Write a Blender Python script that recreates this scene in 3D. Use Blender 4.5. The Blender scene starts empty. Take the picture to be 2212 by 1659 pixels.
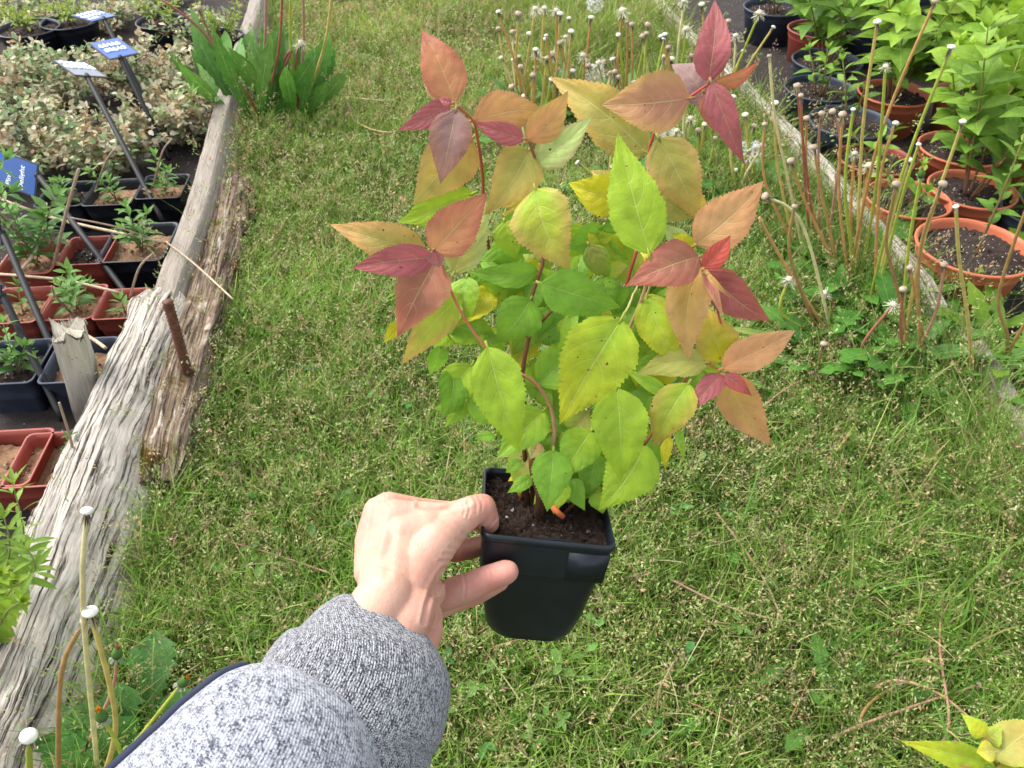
import bpy, math, random
import numpy as np
from mathutils import Vector, Matrix, noise
random.seed(7); rng = np.random.default_rng(11)
R = math.radians; SC = bpy.context.scene; COL = SC.collection

# ------------------------------------------------------------------ camera, sky, sun, exposure
CAMH, PITCH, F, CX, CY = 1.25, 42.0, 1671.0, 1106.0, 829.5      # F, CX, CY in units of a 2212 x 1659 picture
cam = bpy.data.cameras.new('camera'); camo = bpy.data.objects.new('camera', cam); COL.objects.link(camo)
camo.location = (0, 0, CAMH); camo.rotation_euler = (R(90 - PITCH), 0, 0)
cam.sensor_width = 36; cam.lens = 36 * F / 2212; cam.clip_start = .01; cam.clip_end = 500
cam.dof.use_dof = True; cam.dof.focus_distance = .62; cam.dof.aperture_fstop = 28
SC.camera = camo
w = bpy.data.worlds.new('World'); SC.world = w; w.use_nodes = True
nt = w.node_tree; bg = nt.nodes['Background']
sky = nt.nodes.new('ShaderNodeTexSky'); sky.sky_type = 'NISHITA'; sky.sun_disc = False
SUN_EL, SUN_AZ = 52, -62                                        # azimuth from +Y, negative = to the left
sky.sun_elevation = R(SUN_EL); sky.sun_rotation = R(SUN_AZ); sky.air_density = 1; sky.dust_density = 3
hs = nt.nodes.new('ShaderNodeHueSaturation'); hs.inputs['Saturation'].default_value = .35
nt.links.new(sky.outputs[0], hs.inputs['Color']); nt.links.new(hs.outputs[0], bg.inputs[0]); bg.inputs[1].default_value = .15
sun = bpy.data.lights.new('sun', 'SUN'); sun.energy = 1.05; sun.angle = R(30); sun.color = (1, .96, .9)
so = bpy.data.objects.new('sun', sun); COL.objects.link(so)
sd = Vector((math.sin(R(SUN_AZ)) * math.cos(R(SUN_EL)), math.cos(R(SUN_AZ)) * math.cos(R(SUN_EL)), math.sin(R(SUN_EL))))
so.rotation_euler = sd.to_track_quat('Z', 'Y').to_euler()
SC.view_settings.view_transform = 'Standard'; SC.view_settings.look = 'None'; SC.view_settings.gamma = 1
SC.view_settings.exposure = 1.40
SC.cycles.max_bounces = 6; SC.cycles.transparent_max_bounces = 4; SC.cycles.use_denoising = True

CAM = Vector((0, 0, CAMH)); _c, _s = math.cos(R(PITCH)), math.sin(R(PITCH))
FW, UP, RT = Vector((0, _c, -_s)), Vector((0, _s, _c)), Vector((1, 0, 0))
def C(px, py, d):            # a point at distance d along the viewing axis
    return CAM + (FW + RT * ((px - CX) / F) - UP * ((py - CY) / F)) * d
def P(px, py, z=0.0):        # a point at height z
    r = FW + RT * ((px - CX) / F) - UP * ((py - CY) / F)
    return CAM + r * ((z - CAMH) / r.z)
def PY(px, py, y):           # a point in the vertical plane at distance y
    r = FW + RT * ((px - CX) / F) - UP * ((py - CY) / F)
    return CAM + r * (y / r.y)
def depth(p): return (p - CAM).dot(FW)
def S(r, g, b, k=1.0):
    f = lambda c: (c / 255 / 12.92 if c / 255 <= .04045 else ((c / 255 + .055) / 1.055) ** 2.4) * k
    return (f(r), f(g), f(b))
def mixc(a, b, t): return tuple(a[i] + (b[i] - a[i]) * t for i in range(3))
def jit(c, s=.12):
    k = 1 + random.uniform(-s, s); return tuple(max(.001, v * k * (1 + random.uniform(-s, s) * .5)) for v in c)

# ------------------------------------------------------------------ mesh helpers
class MB:
    def __init__(s): s.v = []; s.f = []; s.c = []; s.uv = []
    def add(s, vs, fs, col=(1, 1, 1), uvs=None):
        b = len(s.v); n = len(vs); s.v += [tuple(v) for v in vs]; s.f += [tuple(b + i for i in f) for f in fs]
        s.c += (col if isinstance(col, list) else [col] * n); s.uv += (uvs if uvs else [(0, 0)] * n)
def arr_obj(name, V, Fs, mat, parent=None, cols=None, uvs=None, smooth=True, org=None):
    """Fs: list of faces, or (loop_vertex_array, loop_start_array)."""
    V = np.asarray(V, dtype=np.float32).reshape(-1, 3)
    if org is None: org = Vector(parent['org']) if parent is not None and 'org' in parent else Vector((0, 0, 0))
    V = V - np.array(org, dtype=np.float32)
    me = bpy.data.meshes.new(name)
    if isinstance(Fs, tuple): loops, starts = Fs
    else:
        loops = np.fromiter((i for f in Fs for i in f), dtype=np.int32); ln = np.array([len(f) for f in Fs], dtype=np.int32)
        starts = np.concatenate([[0], np.cumsum(ln)[:-1]]).astype(np.int32)
    me.vertices.add(len(V)); me.vertices.foreach_set('co', V.ravel())
    me.loops.add(len(loops)); me.loops.foreach_set('vertex_index', loops)
    me.polygons.add(len(starts)); me.polygons.foreach_set('loop_start', starts)
    me.update(calc_edges=True); me.validate()
    if cols is not None:
        c = np.asarray(cols, dtype=np.float32); c4 = np.ones((len(V), 4), np.float32); c4[:, :3] = c
        a = me.attributes.new('Col', 'FLOAT_COLOR', 'POINT'); a.data.foreach_set('color', c4.ravel())
    if uvs is not None:
        u = np.asarray(uvs, dtype=np.float32)[loops]; me.uv_layers.new(name='UVMap').data.foreach_set('uv', u.ravel())
    me.polygons.foreach_set('use_smooth', [smooth] * len(me.polygons))
    if mat: me.materials.append(mat)
    o = bpy.data.objects.new(name, me); COL.objects.link(o)
    if parent is not None: o.parent = parent
    else: o.location = org
    o['org'] = list(org)
    return o
def obj(name, mb, mat, parent=None, smooth=True, org=None):
    return arr_obj(name, mb.v, mb.f, mat, parent, mb.c, mb.uv, smooth, org)
def tag(o, label, cat, group=None, kind=None):
    o['label'] = label; o['category'] = cat
    if group: o['group'] = group
    if kind: o['kind'] = kind
    return o
def thing(name, label, cat, loc, group=None):
    o = bpy.data.objects.new(name, None); COL.objects.link(o); o.location = loc; o['org'] = list(loc); o.empty_display_size = .05
    return tag(o, label, cat, group)
def smoothpath(pts, n=14, rad=None):
    P_ = [Vector(p) for p in pts]; out = []; rr = []
    if len(P_) == 2: P_ = [P_[0], (P_[0] + P_[1]) / 2, P_[1]]; rad = [rad[0], (rad[0] + rad[-1]) / 2, rad[-1]] if rad else None
    for i in range(len(P_) - 1):
        a = P_[max(i - 1, 0)]; b = P_[i]; c = P_[i + 1]; d = P_[min(i + 2, len(P_) - 1)]
        k = max(2, n // (len(P_) - 1))
        for j in range(k + (i == len(P_) - 2)):
            t = j / k
            out.append(.5 * ((2 * b) + (c - a) * t + (2 * a - 5 * b + 4 * c - d) * t * t + (3 * b - a - 3 * c + d) * t ** 3))
            if rad: rr.append(rad[i] + (rad[i + 1] - rad[i]) * t)
    return (out, rr) if rad else out
def tube(mb, pts, rad, col=(1, 1, 1), col2=None, sides=6, cap=True):
    n = len(pts); rad = rad if isinstance(rad, list) else [rad] * n; vs = []; cs = []; uv = []; fs = []; L = 0
    up = Vector((.3, .2, 1)).normalized()
    for i, p in enumerate(pts):
        t = (pts[min(i + 1, n - 1)] - pts[max(i - 1, 0)]).normalized()
        if abs(t.dot(up)) > .95: up = Vector((1, .1, .1)).normalized()
        a = t.cross(up).normalized(); b = a.cross(t)
        if i: L += (p - pts[i - 1]).length
        for k in range(sides):
            an = 2 * math.pi * k / sides
            vs.append(p + (a * math.cos(an) + b * math.sin(an)) * rad[i])
            cs.append(mixc(col, col2, i / (n - 1)) if col2 else col); uv.append((L, k / sides * 6.28 * rad[i]))
    for i in range(n - 1):
        for k in range(sides):
            k2 = (k + 1) % sides; fs.append((i * sides + k, i * sides + k2, (i + 1) * sides + k2, (i + 1) * sides + k))
    if cap: fs += [tuple(range(sides))[::-1], tuple((n - 1) * sides + k for k in range(sides))]
    mb.add(vs, fs, cs, uv)
def ball(mb, c, r, col, sx=1, sy=1, sz=1, seg=10, rings=6):
    vs = []; fs = []
    for i in range(rings + 1):
        th = math.pi * i / rings
        for k in range(seg):
            ph = 2 * math.pi * k / seg
            vs.append(Vector(c) + Vector((r * sx * math.sin(th) * math.cos(ph), r * sy * math.sin(th) * math.sin(ph), r * sz * math.cos(th))))
    for i in range(rings):
        for k in range(seg): k2 = (k + 1) % seg; fs.append((i * seg + k, (i + 1) * seg + k, (i + 1) * seg + k2, i * seg + k2))
    mb.add(vs, fs, col)

# ------------------------------------------------------------------ materials
def M(name):
    m = bpy.data.materials.new(name); m.use_nodes = True; nt = m.node_tree; b = nt.nodes['Principled BSDF']
    return m, nt, b
def nn(nt, t, **k):
    n = nt.nodes.new(t)
    for a, v in k.items():
        if a.startswith('i_'):
            key = a[2:]; key = int(key) if key.isdigit() else key.replace('_', ' '); n.inputs[key].default_value = v
        else: setattr(n, a, v)
    return n
def ramp(nt, src, stops):
    r = nt.nodes.new('ShaderNodeValToRGB'); e = r.color_ramp.elements
    while len(e) < len(stops): e.new(.5)
    for i, (p, c) in enumerate(stops): e[i].position = p; e[i].color = (*c, 1) if not isinstance(c, (int, float)) else (c, c, c, 1)
    nt.links.new(src, r.inputs[0]); return r
def coords(nt, kind='Object', scale=(1, 1, 1)):
    t = nt.nodes.new('ShaderNodeTexCoord'); mp = nn(nt, 'ShaderNodeMapping'); mp.inputs['Scale'].default_value = scale
    nt.links.new(t.outputs[kind], mp.inputs[0]); return mp.outputs[0]
def noi(nt, co, scale, detail=4, rough=.55):
    n = nn(nt, 'ShaderNodeTexNoise', i_Scale=scale, i_Detail=detail, i_Roughness=rough); nt.links.new(co, n.inputs['Vector']); return n.outputs[0]
def bump(nt, h, b, dist=.002, st=.6):
    n = nn(nt, 'ShaderNodeBump', i_Strength=st, i_Distance=dist); nt.links.new(h, n.inputs['Height']); nt.links.new(n.outputs[0], b.inputs['Normal']); return n
def mth(nt, op, a, b=None, c=None):
    n = nt.nodes.new('ShaderNodeMath'); n.operation = op
    for i, v in enumerate((a, b, c)):
        if v is None: continue
        if isinstance(v, (int, float)): n.inputs[i].default_value = v
        else: nt.links.new(v, n.inputs[i])
    return n.outputs[0]
def mixn(nt, fac, a, b, mode='MIX'):
    n = nt.nodes.new('ShaderNodeMix'); n.data_type = 'RGBA'; n.blend_type = mode
    for i, v in ((0, fac), (6, a), (7, b)):
        if isinstance(v, (int, float)): n.inputs[i].default_value = v
        elif isinstance(v, tuple): n.inputs[i].default_value = (*v, 1)
        else: nt.links.new(v, n.inputs[i])
    return n.outputs[2]
def foliage_mat(name, trans=.3, rough=.55, veins=False, spec=.3):
    m, nt, b = M(name); at = nn(nt, 'ShaderNodeAttribute', attribute_name='Col'); col = at.outputs[0]
    b.inputs['Roughness'].default_value = rough; b.inputs['Specular IOR Level'].default_value = spec
    if veins:
        uv = nt.nodes.new('ShaderNodeUVMap'); sp = nt.nodes.new('ShaderNodeSeparateXYZ'); nt.links.new(uv.outputs[0], sp.inputs[0])
        t = mth(nt, 'ABSOLUTE', mth(nt, 'MULTIPLY_ADD', sp.outputs[0], 2, -1)); s = sp.outputs[1]
        ph = mth(nt, 'SUBTRACT', mth(nt, 'MULTIPLY', s, 5.2), mth(nt, 'MULTIPLY', mth(nt, 'POWER', t, 1.5), 1.9))
        fr = mth(nt, 'PINGPONG', ph, .5)
        side = mth(nt, 'SUBTRACT', 1, mth(nt, 'MINIMUM', mth(nt, 'DIVIDE', fr, .045), 1))
        mid = mth(nt, 'SUBTRACT', 1, mth(nt, 'MINIMUM', mth(nt, 'DIVIDE', t, .04), 1))
        v = mth(nt, 'MAXIMUM', mth(nt, 'MULTIPLY', side, mth(nt, 'MULTIPLY_ADD', t, -.55, .62)), mid)
        lc = mixn(nt, .55, col, S(225, 225, 150))
        co = coords(nt); n1 = noi(nt, co, 55, 3); n2 = noi(nt, co, 520, 3)
        blot = ramp(nt, n1, [(.3, .8), (.7, 1.18)])
        c0 = mixn(nt, 1.0, col, blot.outputs[0], 'MULTIPLY')
        spot = ramp(nt, noi(nt, co, 300, 0), [(.845, 0.0), (.86, 1.0)])
        c0 = mixn(nt, spot.outputs[0], c0, S(140, 70, 30, .7))
        col = mixn(nt, mth(nt, 'MULTIPLY', v, .72), c0, lc)
        h = mth(nt, 'ADD', mth(nt, 'MULTIPLY', fr, .5), mth(nt, 'ADD', mth(nt, 'MULTIPLY', n2, .5), mth(nt, 'MULTIPLY', v, -.5)))
        bp = bump(nt, h, b, .0009, .7)
    else:
        co = coords(nt); n1 = noi(nt, co, 60, 2); r = ramp(nt, n1, [(.3, .82), (.7, 1.15)]); col = mixn(nt, 1.0, col, r.outputs[0], 'MULTIPLY')
    nt.links.new(col, b.inputs['Base Color'])
    tr = nt.nodes.new('ShaderNodeBsdfTranslucent'); nt.links.new(col, tr.inputs[0])
    mx = nn(nt, 'ShaderNodeMixShader'); mx.inputs[0].default_value = trans
    nt.links.new(b.outputs[0], mx.inputs[1]); nt.links.new(tr.outputs[0], mx.inputs[2]); nt.links.new(mx.outputs[0], nt.nodes['Material Output'].inputs[0])
    return m
def wood_mat(name, stops, crack=.5, moss=None, patch=None, sc=(3, 45)):
    m, nt, b = M(name); co = coords(nt, 'UV', (sc[0], sc[1], 1)); fib = noi(nt, co, 4, 8, .7)
    co2 = coords(nt, 'UV', (sc[0] * .8, sc[1] * 1.6, 1)); cr = noi(nt, co2, 1.6, 5, .75)
    big = noi(nt, coords(nt, 'UV', (sc[0] * 1.5, sc[1] * .35, 1)), 2.2, 6, .65)
    c = ramp(nt, fib, stops).outputs[0]
    crk = ramp(nt, cr, [(crack - .13, 0.0), (crack - .04, 1.0)]).outputs[0]
    c = mixn(nt, crk, S(60, 48, 42, .8), c)
    if patch: c = mixn(nt, ramp(nt, big, [(patch[0], 0.0), (patch[0] + .1, 1.0)]).outputs[0], c, mixn(nt, fib, S(*patch[1]), S(*patch[2])))
    if moss: c = mixn(nt, ramp(nt, noi(nt, coords(nt, 'Object'), 11, 6, .7), [(moss, 0.0), (moss + .08, 1.0)]).outputs[0], c, mixn(nt, fib, S(70, 55, 15, .7), S(120, 90, 30, .7)))
    nt.links.new(c, b.inputs['Base Color']); b.inputs['Roughness'].default_value = .85; b.inputs['Specular IOR Level'].default_value = .2
    bump(nt, mth(nt, 'ADD', mth(nt, 'MULTIPLY', fib, .6), crk), b, .004, .9); return m
def plastic(name, col, dust=.3, rough=.45, dustcol=S(150, 160, 170, .6)):
    m, nt, b = M(name); n = noi(nt, coords(nt), 25, 5, .65); n2 = noi(nt, coords(nt), 600, 1)
    f = mth(nt, 'MULTIPLY', ramp(nt, n, [(.4, 0.0), (.75, 1.0)]).outputs[0], dust)
    c = mixn(nt, f, col, dustcol); c = mixn(nt, mth(nt, 'MULTIPLY', ramp(nt, n2, [(.68, 0.0), (.74, 1.0)]).outputs[0], dust * .6), c, dustcol)
    nt.links.new(c, b.inputs['Base Color']); b.inputs['Roughness'].default_value = rough
    bump(nt, n, b, .001, .3); return m
def soil_mat(name, a, b_, speck=.0, fine=120):
    m, nt, b = M(name); co = coords(nt); n = noi(nt, co, fine, 8, .8); big = noi(nt, co, 14, 4)
    c = mixn(nt, ramp(nt, n, [(.35, 0.0), (.7, 1.0)]).outputs[0], a, b_); c = mixn(nt, mth(nt, 'MULTIPLY', big, .7), c, mixc(a, b_, .15))
    if speck:
        v = nn(nt, 'ShaderNodeTexVoronoi', i_Scale=240); nt.links.new(co, v.inputs[0])
        sel = mth(nt, 'MULTIPLY', mth(nt, 'LESS_THAN', v.outputs[0], .42), mth(nt, 'LESS_THAN', nt_sep(nt, v.outputs[1]), speck))
        c = mixn(nt, sel, c, S(205, 200, 195))
    nt.links.new(c, b.inputs['Base Color']); b.inputs['Roughness'].default_value = .95; bump(nt, n, b, .006, 1); return m
def nt_sep(nt, s):
    x = nt.nodes.new('ShaderNodeSeparateXYZ'); nt.links.new(s, x.inputs[0]); return x.outputs[0]
FOL = foliage_mat('foliage'); GRASS = foliage_mat('grass_blades', .3, .6); SEEDM = foliage_mat('seed_heads', .2, .8, spec=.1)
LEAF = foliage_mat('veined_leaf', .34, .5, veins=True); STALK = foliage_mat('stalk', .12, .5); BARK = foliage_mat('bark', 0, .85, spec=.1)
W_GREY = wood_mat('grey_timber', [(.25, S(105, 95, 85)), (.5, S(150, 140, 128)), (.75, S(186, 178, 166))], .42)
W_WHITE = wood_mat('white_cracked_timber', [(.25, S(150, 140, 130)), (.45, S(186, 176, 162)), (.7, S(230, 223, 210))], .52, patch=(.56, (120, 106, 94), (196, 188, 174)))
W_ROT = wood_mat('rotten_timber', [(.25, S(66, 52, 42)), (.5, S(122, 102, 84)), (.75, S(196, 184, 166))], .52, moss=.54, patch=(.56, (165, 152, 132), (222, 212, 196)))
W_STAKE = wood_mat('stake_timber', [(.2, S(150, 143, 125)), (.5, S(190, 183, 165)), (.8, S(215, 210, 195))], .36, sc=(4, 60))
BLACKP = plastic('black_plastic', S(22, 25, 33, .8), .35, .42, S(95, 110, 135, .5)); HELDP = plastic('held_pot_plastic', S(19, 25, 32, .8), .30, .4, S(60, 78, 96, .5))
BLUEP = plastic('dusty_black_plastic', S(42, 50, 65), .45, .55, S(100, 115, 140, .6)); TERRA = plastic('terracotta_plastic', S(196, 104, 68), .5, .55, S(180, 120, 90)); REDP = plastic('brown_red_plastic', S(150, 66, 52), .3, .5, S(165, 110, 95))
SOIL = soil_mat('dark_compost', S(28, 20, 18), S(92, 72, 60), .06); SANDY = soil_mat('sandy_topdressing', S(120, 88, 62), S(196, 158, 120), .05, 60)
PEAT = soil_mat('held_pot_compost', S(22, 14, 10), S(116, 84, 66), .03, 330); BED = soil_mat('bed_soil', S(20, 17, 17), S(74, 60, 52), .01, 60)
m, nt, b = M('turf_floor'); co = coords(nt); n = noi(nt, co, 40, 8, .75)
nt.links.new(ramp(nt, n, [(.3, S(40, 42, 20)), (.5, S(78, 88, 34)), (.7, S(120, 114, 68))]).outputs[0], b.inputs['Base Color']); b.inputs['Roughness'].default_value = 1; bump(nt, n, b, .02, 1); TURF = m
m, nt, b = M('rusty_steel'); n = noi(nt, coords(nt), 80, 6, .7); nt.links.new(ramp(nt, n, [(.3, S(70, 50, 45)), (.55, S(110, 68, 50)), (.8, S(140, 110, 100))]).outputs[0], b.inputs['Base Color']); b.inputs['Roughness'].default_value = .7; b.inputs['Metallic'].default_value = .3; bump(nt, n, b, .001, .6); RUST = m
def flat(name, c, r=.5):
    m, nt, b = M(name); n = noi(nt, coords(nt), 30, 3); nt.links.new(mixn(nt, 1.0, c, ramp(nt, n, [(.3, .88), (.7, 1.08)]).outputs[0], 'MULTIPLY'), b.inputs['Base Color']); b.inputs['Roughness'].default_value = r; return m
SIGNB = flat('blue_label', S(40, 86, 158), .35); SIGNG = flat('grey_label', S(112, 118, 128), .3); SIGNF = flat('label_frame', S(40, 45, 55), .4); WHITE = flat('white_ink', S(240, 243, 248), .6); STEMB = flat('black_stake', S(9, 10, 12), .6)


# ------------------------------------------------------------------ ground, beds
def fbm(x, y, z=0, s=1.0): return noise.fractal(Vector((x * s, y * s, z)), 1.0, 2.0, 4)
def grid_sheet(name, x0, x1, y0, y1, nx, ny, z, amp, mat, kind='structure', s=3):
    xs = np.linspace(x0, x1, nx); ys = np.linspace(y0, y1, ny)
    V = [(x, y, z + amp * fbm(x, y, 0, s)) for y in ys for x in xs]
    Fc = [(j * nx + i, j * nx + i + 1, (j + 1) * nx + i + 1, (j + 1) * nx + i) for j in range(ny - 1) for i in range(nx - 1)]
    o = arr_obj(name, V, Fc, mat); o['kind'] = kind; return o
# board centre lines, traced on their top edges: (px, py, z)
A_ = [P(x, y, .13) for x, y in [(572, -90), (556, -30), (545, 20), (485, 200), (430, 415), (368, 590), (330, 705)]]
B_ = [P(x, y, .15) for x, y in [(336, 608), (235, 829), (163, 979), (100, 1129), (52, 1244), (-60, 1500), (-170, 1750)]]
C_ = [P(x, y, .10) for x, y in [(500, 366), (468, 515), (436, 625), (398, 735), (370, 834), (322, 1020)]]
D_ = [P(x, y, .13) for x, y in [(1385, -50), (1455, 32), (1642, 212), (1742, 312), (1909, 490), (1996, 592), (2040, 650)]]
E_ = [P(x, y, .11) for x, y in [(2085, 690), (2180, 840), (2265, 990), (2420, 1250)]]
def edge_x(lines, off):
    pts = sorted([(p.y, p.x) for l in lines for p in l]); ys = np.array([p[0] for p in pts]); xs = np.array([p[1] for p in pts])
    sl = (xs[-1] - xs[0]) / (ys[-1] - ys[0])
    def f(y):
        y = np.asarray(y, dtype=float); v = np.interp(y, ys, xs)
        v = np.where(y < ys[0], xs[0] + (y - ys[0]) * sl, v); v = np.where(y > ys[-1], xs[-1] + (y - ys[-1]) * sl, v); return v + off
    return f
XL = edge_x([A_, [p + Vector((.10, 0, 0)) for p in B_]], .03); XR = edge_x([D_, E_], -.03)
g = grid_sheet('ground', -30, 30, -20, 40, 60, 60, -.03, 0, TURF)
lawn = grid_sheet('lawn_floor', -2.6, 2.6, .0, 6.2, 110, 120, 0, .012, TURF)
def bed_sheet(name, fx, sgn, far, mat):
    ys = np.linspace(0, 6, 90); V = []; nx = 40
    for y in ys:
        a = float(fx(y)); 
        for i in range(nx): x = a + sgn * far * i / (nx - 1); V.append((x, y, .022 + .01 * fbm(x, y, 3, 7)))
    Fc = [(j * nx + i, j * nx + i + 1, (j + 1) * nx + i + 1, (j + 1) * nx + i) for j in range(89) for i in range(nx - 1)]
    if sgn < 0: Fc = [f[::-1] for f in Fc]
    o = arr_obj(name, V, Fc, mat); o['kind'] = 'structure'
bed_sheet('bed_soil', lambda y: XL(y) - .05, -1, 2.6, BED); bed_sheet('bed_ground', lambda y: XR(y) + .05, 1, 2.6, BED)

# ------------------------------------------------------------------ timber boards
def plank(name, pts, wd, ht, mat, label, cat, rough=.004, end=(0, 0), taper=0, lean=0, seed=0, parent=None, nx=None):
    path = smoothpath(pts, 60 if nx is None else nx); n = len(path); sec = []; ns = 11
    for k in range(ns): sec.append((-.5, -1 + k / ns))                       # outer loop: left side up, top, right side down, bottom
    for k in range(ns): sec.append((-.5 + k / ns, 0))
    for k in range(ns): sec.append((.5, -k / ns))
    for k in range(6): sec.append((.5 - k / 6, -1))
    m_ = len(sec); vs = []; uv = []; fs = []; L = 0
    fine = []
    for i in range(n - 1):
        for j in range(4): fine.append(path[i].lerp(path[i + 1], j / 4))
    fine.append(path[-1]); n = len(fine); tot = sum((fine[i + 1] - fine[i]).length for i in range(n - 1))
    for i, p in enumerate(fine):
        if i: L += (p - fine[i - 1]).length
        t = fine[min(i + 1, n - 1)] - fine[max(i - 1, 0)]; t.z = 0; t.normalize(); sd = Vector((t.y, -t.x, 0))
        e0 = max(0, 1 - L / .06) * end[0]; e1 = max(0, 1 - (tot - L) / .10) * end[1]; per = 0
        for k, (a, c) in enumerate(sec):
            q = Vector((L * 9 + seed, a * wd * 55, c * ht * 55)); d = noise.fractal(q, .8, 2, 5) * rough + noise.noise(Vector((L * 2.5 + seed, a * 3, c * 3))) * rough * 1.5
            q2 = Vector((L * 4 + seed * 3, a * wd * 160, c * ht * 160)); g_ = noise.noise(q2); d -= max(0, g_ - .25) * rough * 2.2
            ww = wd * (1 - taper * L / tot); x = a * ww * (1 - .25 * (e0 + e1)); z = c * ht - (e0 + e1) * ht * .35 * (noise.noise(Vector((a * 9, c * 9, seed))) + .6)
            r_ = .12 * wd; ed = 1 if (c > -.12 and abs(a) > .4) else 0
            off = sd * (x + (d if abs(a) > .49 else 0) * (1 if a > 0 else -1) - lean * c * ht) + Vector((0, 0, z + (d if c > -.02 else 0) - ed * rough * .8))
            lo = t * ((noise.noise(Vector((a * 14, c * 10, seed + 5))) * .02) * (1 if i in (0, n - 1) else 0))
            vs.append(p + off + lo); 
            uv.append((L + seed, k / m_ * (2 * wd + 2 * ht)))
    for i in range(n - 1):
        for k in range(m_): k2 = (k + 1) % m_; fs.append((i * m_ + k, (i + 1) * m_ + k, (i + 1) * m_ + k2, i * m_ + k2))
    mb = MB(); mb.add(vs, fs, (1, 1, 1), uv)
    for base, rv in ((0, False), ((n - 1) * m_, True)):                       # rough end caps
        cc = sum((Vector(vs[base + k]) for k in range(m_)), Vector()) / m_
        mb.add([vs[base + k] for k in range(m_)] + [cc], [((k + 1) % m_, k, m_) if rv else (k, (k + 1) % m_, m_) for k in range(m_)], (1, 1, 1), [(v[0] * .1, i * .01) for i, v in enumerate([vs[base + k] for k in range(m_)] + [cc])])
    o = obj(name, mb, mat, parent, org=Vector(pts[0]) - Vector((0, 0, ht)))
    if parent is None: tag(o, label, cat)
    return o
plank('edging_board', A_, .052, .15, W_GREY, 'long smooth grey weathered edging board running up the left bed', 'board', .0018, (0, .3), seed=1, lean=-.35)
plank('edging_board', B_, .078, .15, W_WHITE, 'thick white cracked weathered board on edge, nearest on the left', 'board', .0075, (.8, 0), seed=4, lean=-.75)
plank('rotten_board', C_, .098, .11, W_ROT, 'short brown rotten mossy board leaning in the grass beside the left bed', 'board', .009, (1, 1), seed=9, lean=-.25)
plank('edging_board', D_, .036, .125, W_WHITE, 'long pale edging board along the right bed behind the dandelions', 'board', .0022, (0, .9), seed=14)
plank('edging_board', E_, .045, .12, W_GREY, 'grey weathered board at the right edge under weeds', 'board', .004, (.6, 0), seed=21)
# stake with a frayed top, rusty rebar
def stake():
    base = P(196, 885, .02); top = C(146, 705, depth(PY(146, 705, base.y + .0)) ); ax = top - base; n = 26; vs = []; fs = []; uv = []
    e1 = Vector((.93, .36, 0)).normalized() * .030; e2 = Vector((-.36, .93, 0)).normalized() * .034; m_ = 16
    for i in range(n):
        t = i / (n - 1)
        for k in range(m_):
            q = k / 4; s_ = int(q) % 4; fr = q - int(q); cs = [(-1, -1), (1, -1), (1, 1), (-1, 1)]; a = cs[s_]; b_ = cs[(s_ + 1) % 4]
            x = a[0] + (b_[0] - a[0]) * fr; y = a[1] + (b_[1] - a[1]) * fr
            z = (random.uniform(-.03, .03) if i == n - 1 else 0)
            dd = 1 + noise.noise(Vector((t * 3, k * 2.1, 0))) * .06; vs.append(base + ax * t + (e1 * x + e2 * y) * dd + Vector((0, 0, z))); uv.append((t * .2, k * .01))
    for i in range(n - 1):
        for k in range(m_): k2 = (k + 1) % m_; fs.append((i * m_ + k, i * m_ + k2, (i + 1) * m_ + k2, (i + 1) * m_ + k))
    mb = MB(); mb.add(vs, fs, (1, 1, 1), uv); cc = base + ax * .97; b0 = (n - 1) * m_
    mb.add([vs[b0 + k] for k in range(m_)] + [cc], [(k, (k + 1) % m_, m_) for k in range(m_)], (1, 1, 1), [(0, .01 * k) for k in range(m_ + 1)])
    for _ in range(26):
        a = base + ax + e1 * random.uniform(-.9, .9) + e2 * random.uniform(-.9, .9); tube(mb, [a - ax * .12, a + Vector((random.uniform(-.004, .004), random.uniform(-.004, .004), random.uniform(0, .008)))], [.0016, .0005], sides=4)
    tag(obj('wooden_stake', mb, W_STAKE, org=base), 'short square pale wooden stake with frayed top among red pots', 'stake')
stake()
base = P(424, 868, 0); top = PY(362, 652, base.y); n = 90; pts = [base.lerp(top, i / n) for i in range(n + 1)]
mb = MB(); tube(mb, pts, [.0100 + (.0018 if i % 3 == 0 else 0) for i in range(n + 1)], sides=12)
tag(obj('steel_bar', mb, RUST, org=base), 'rusty ribbed steel bar driven in beside the white board', 'steel bar')

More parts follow.
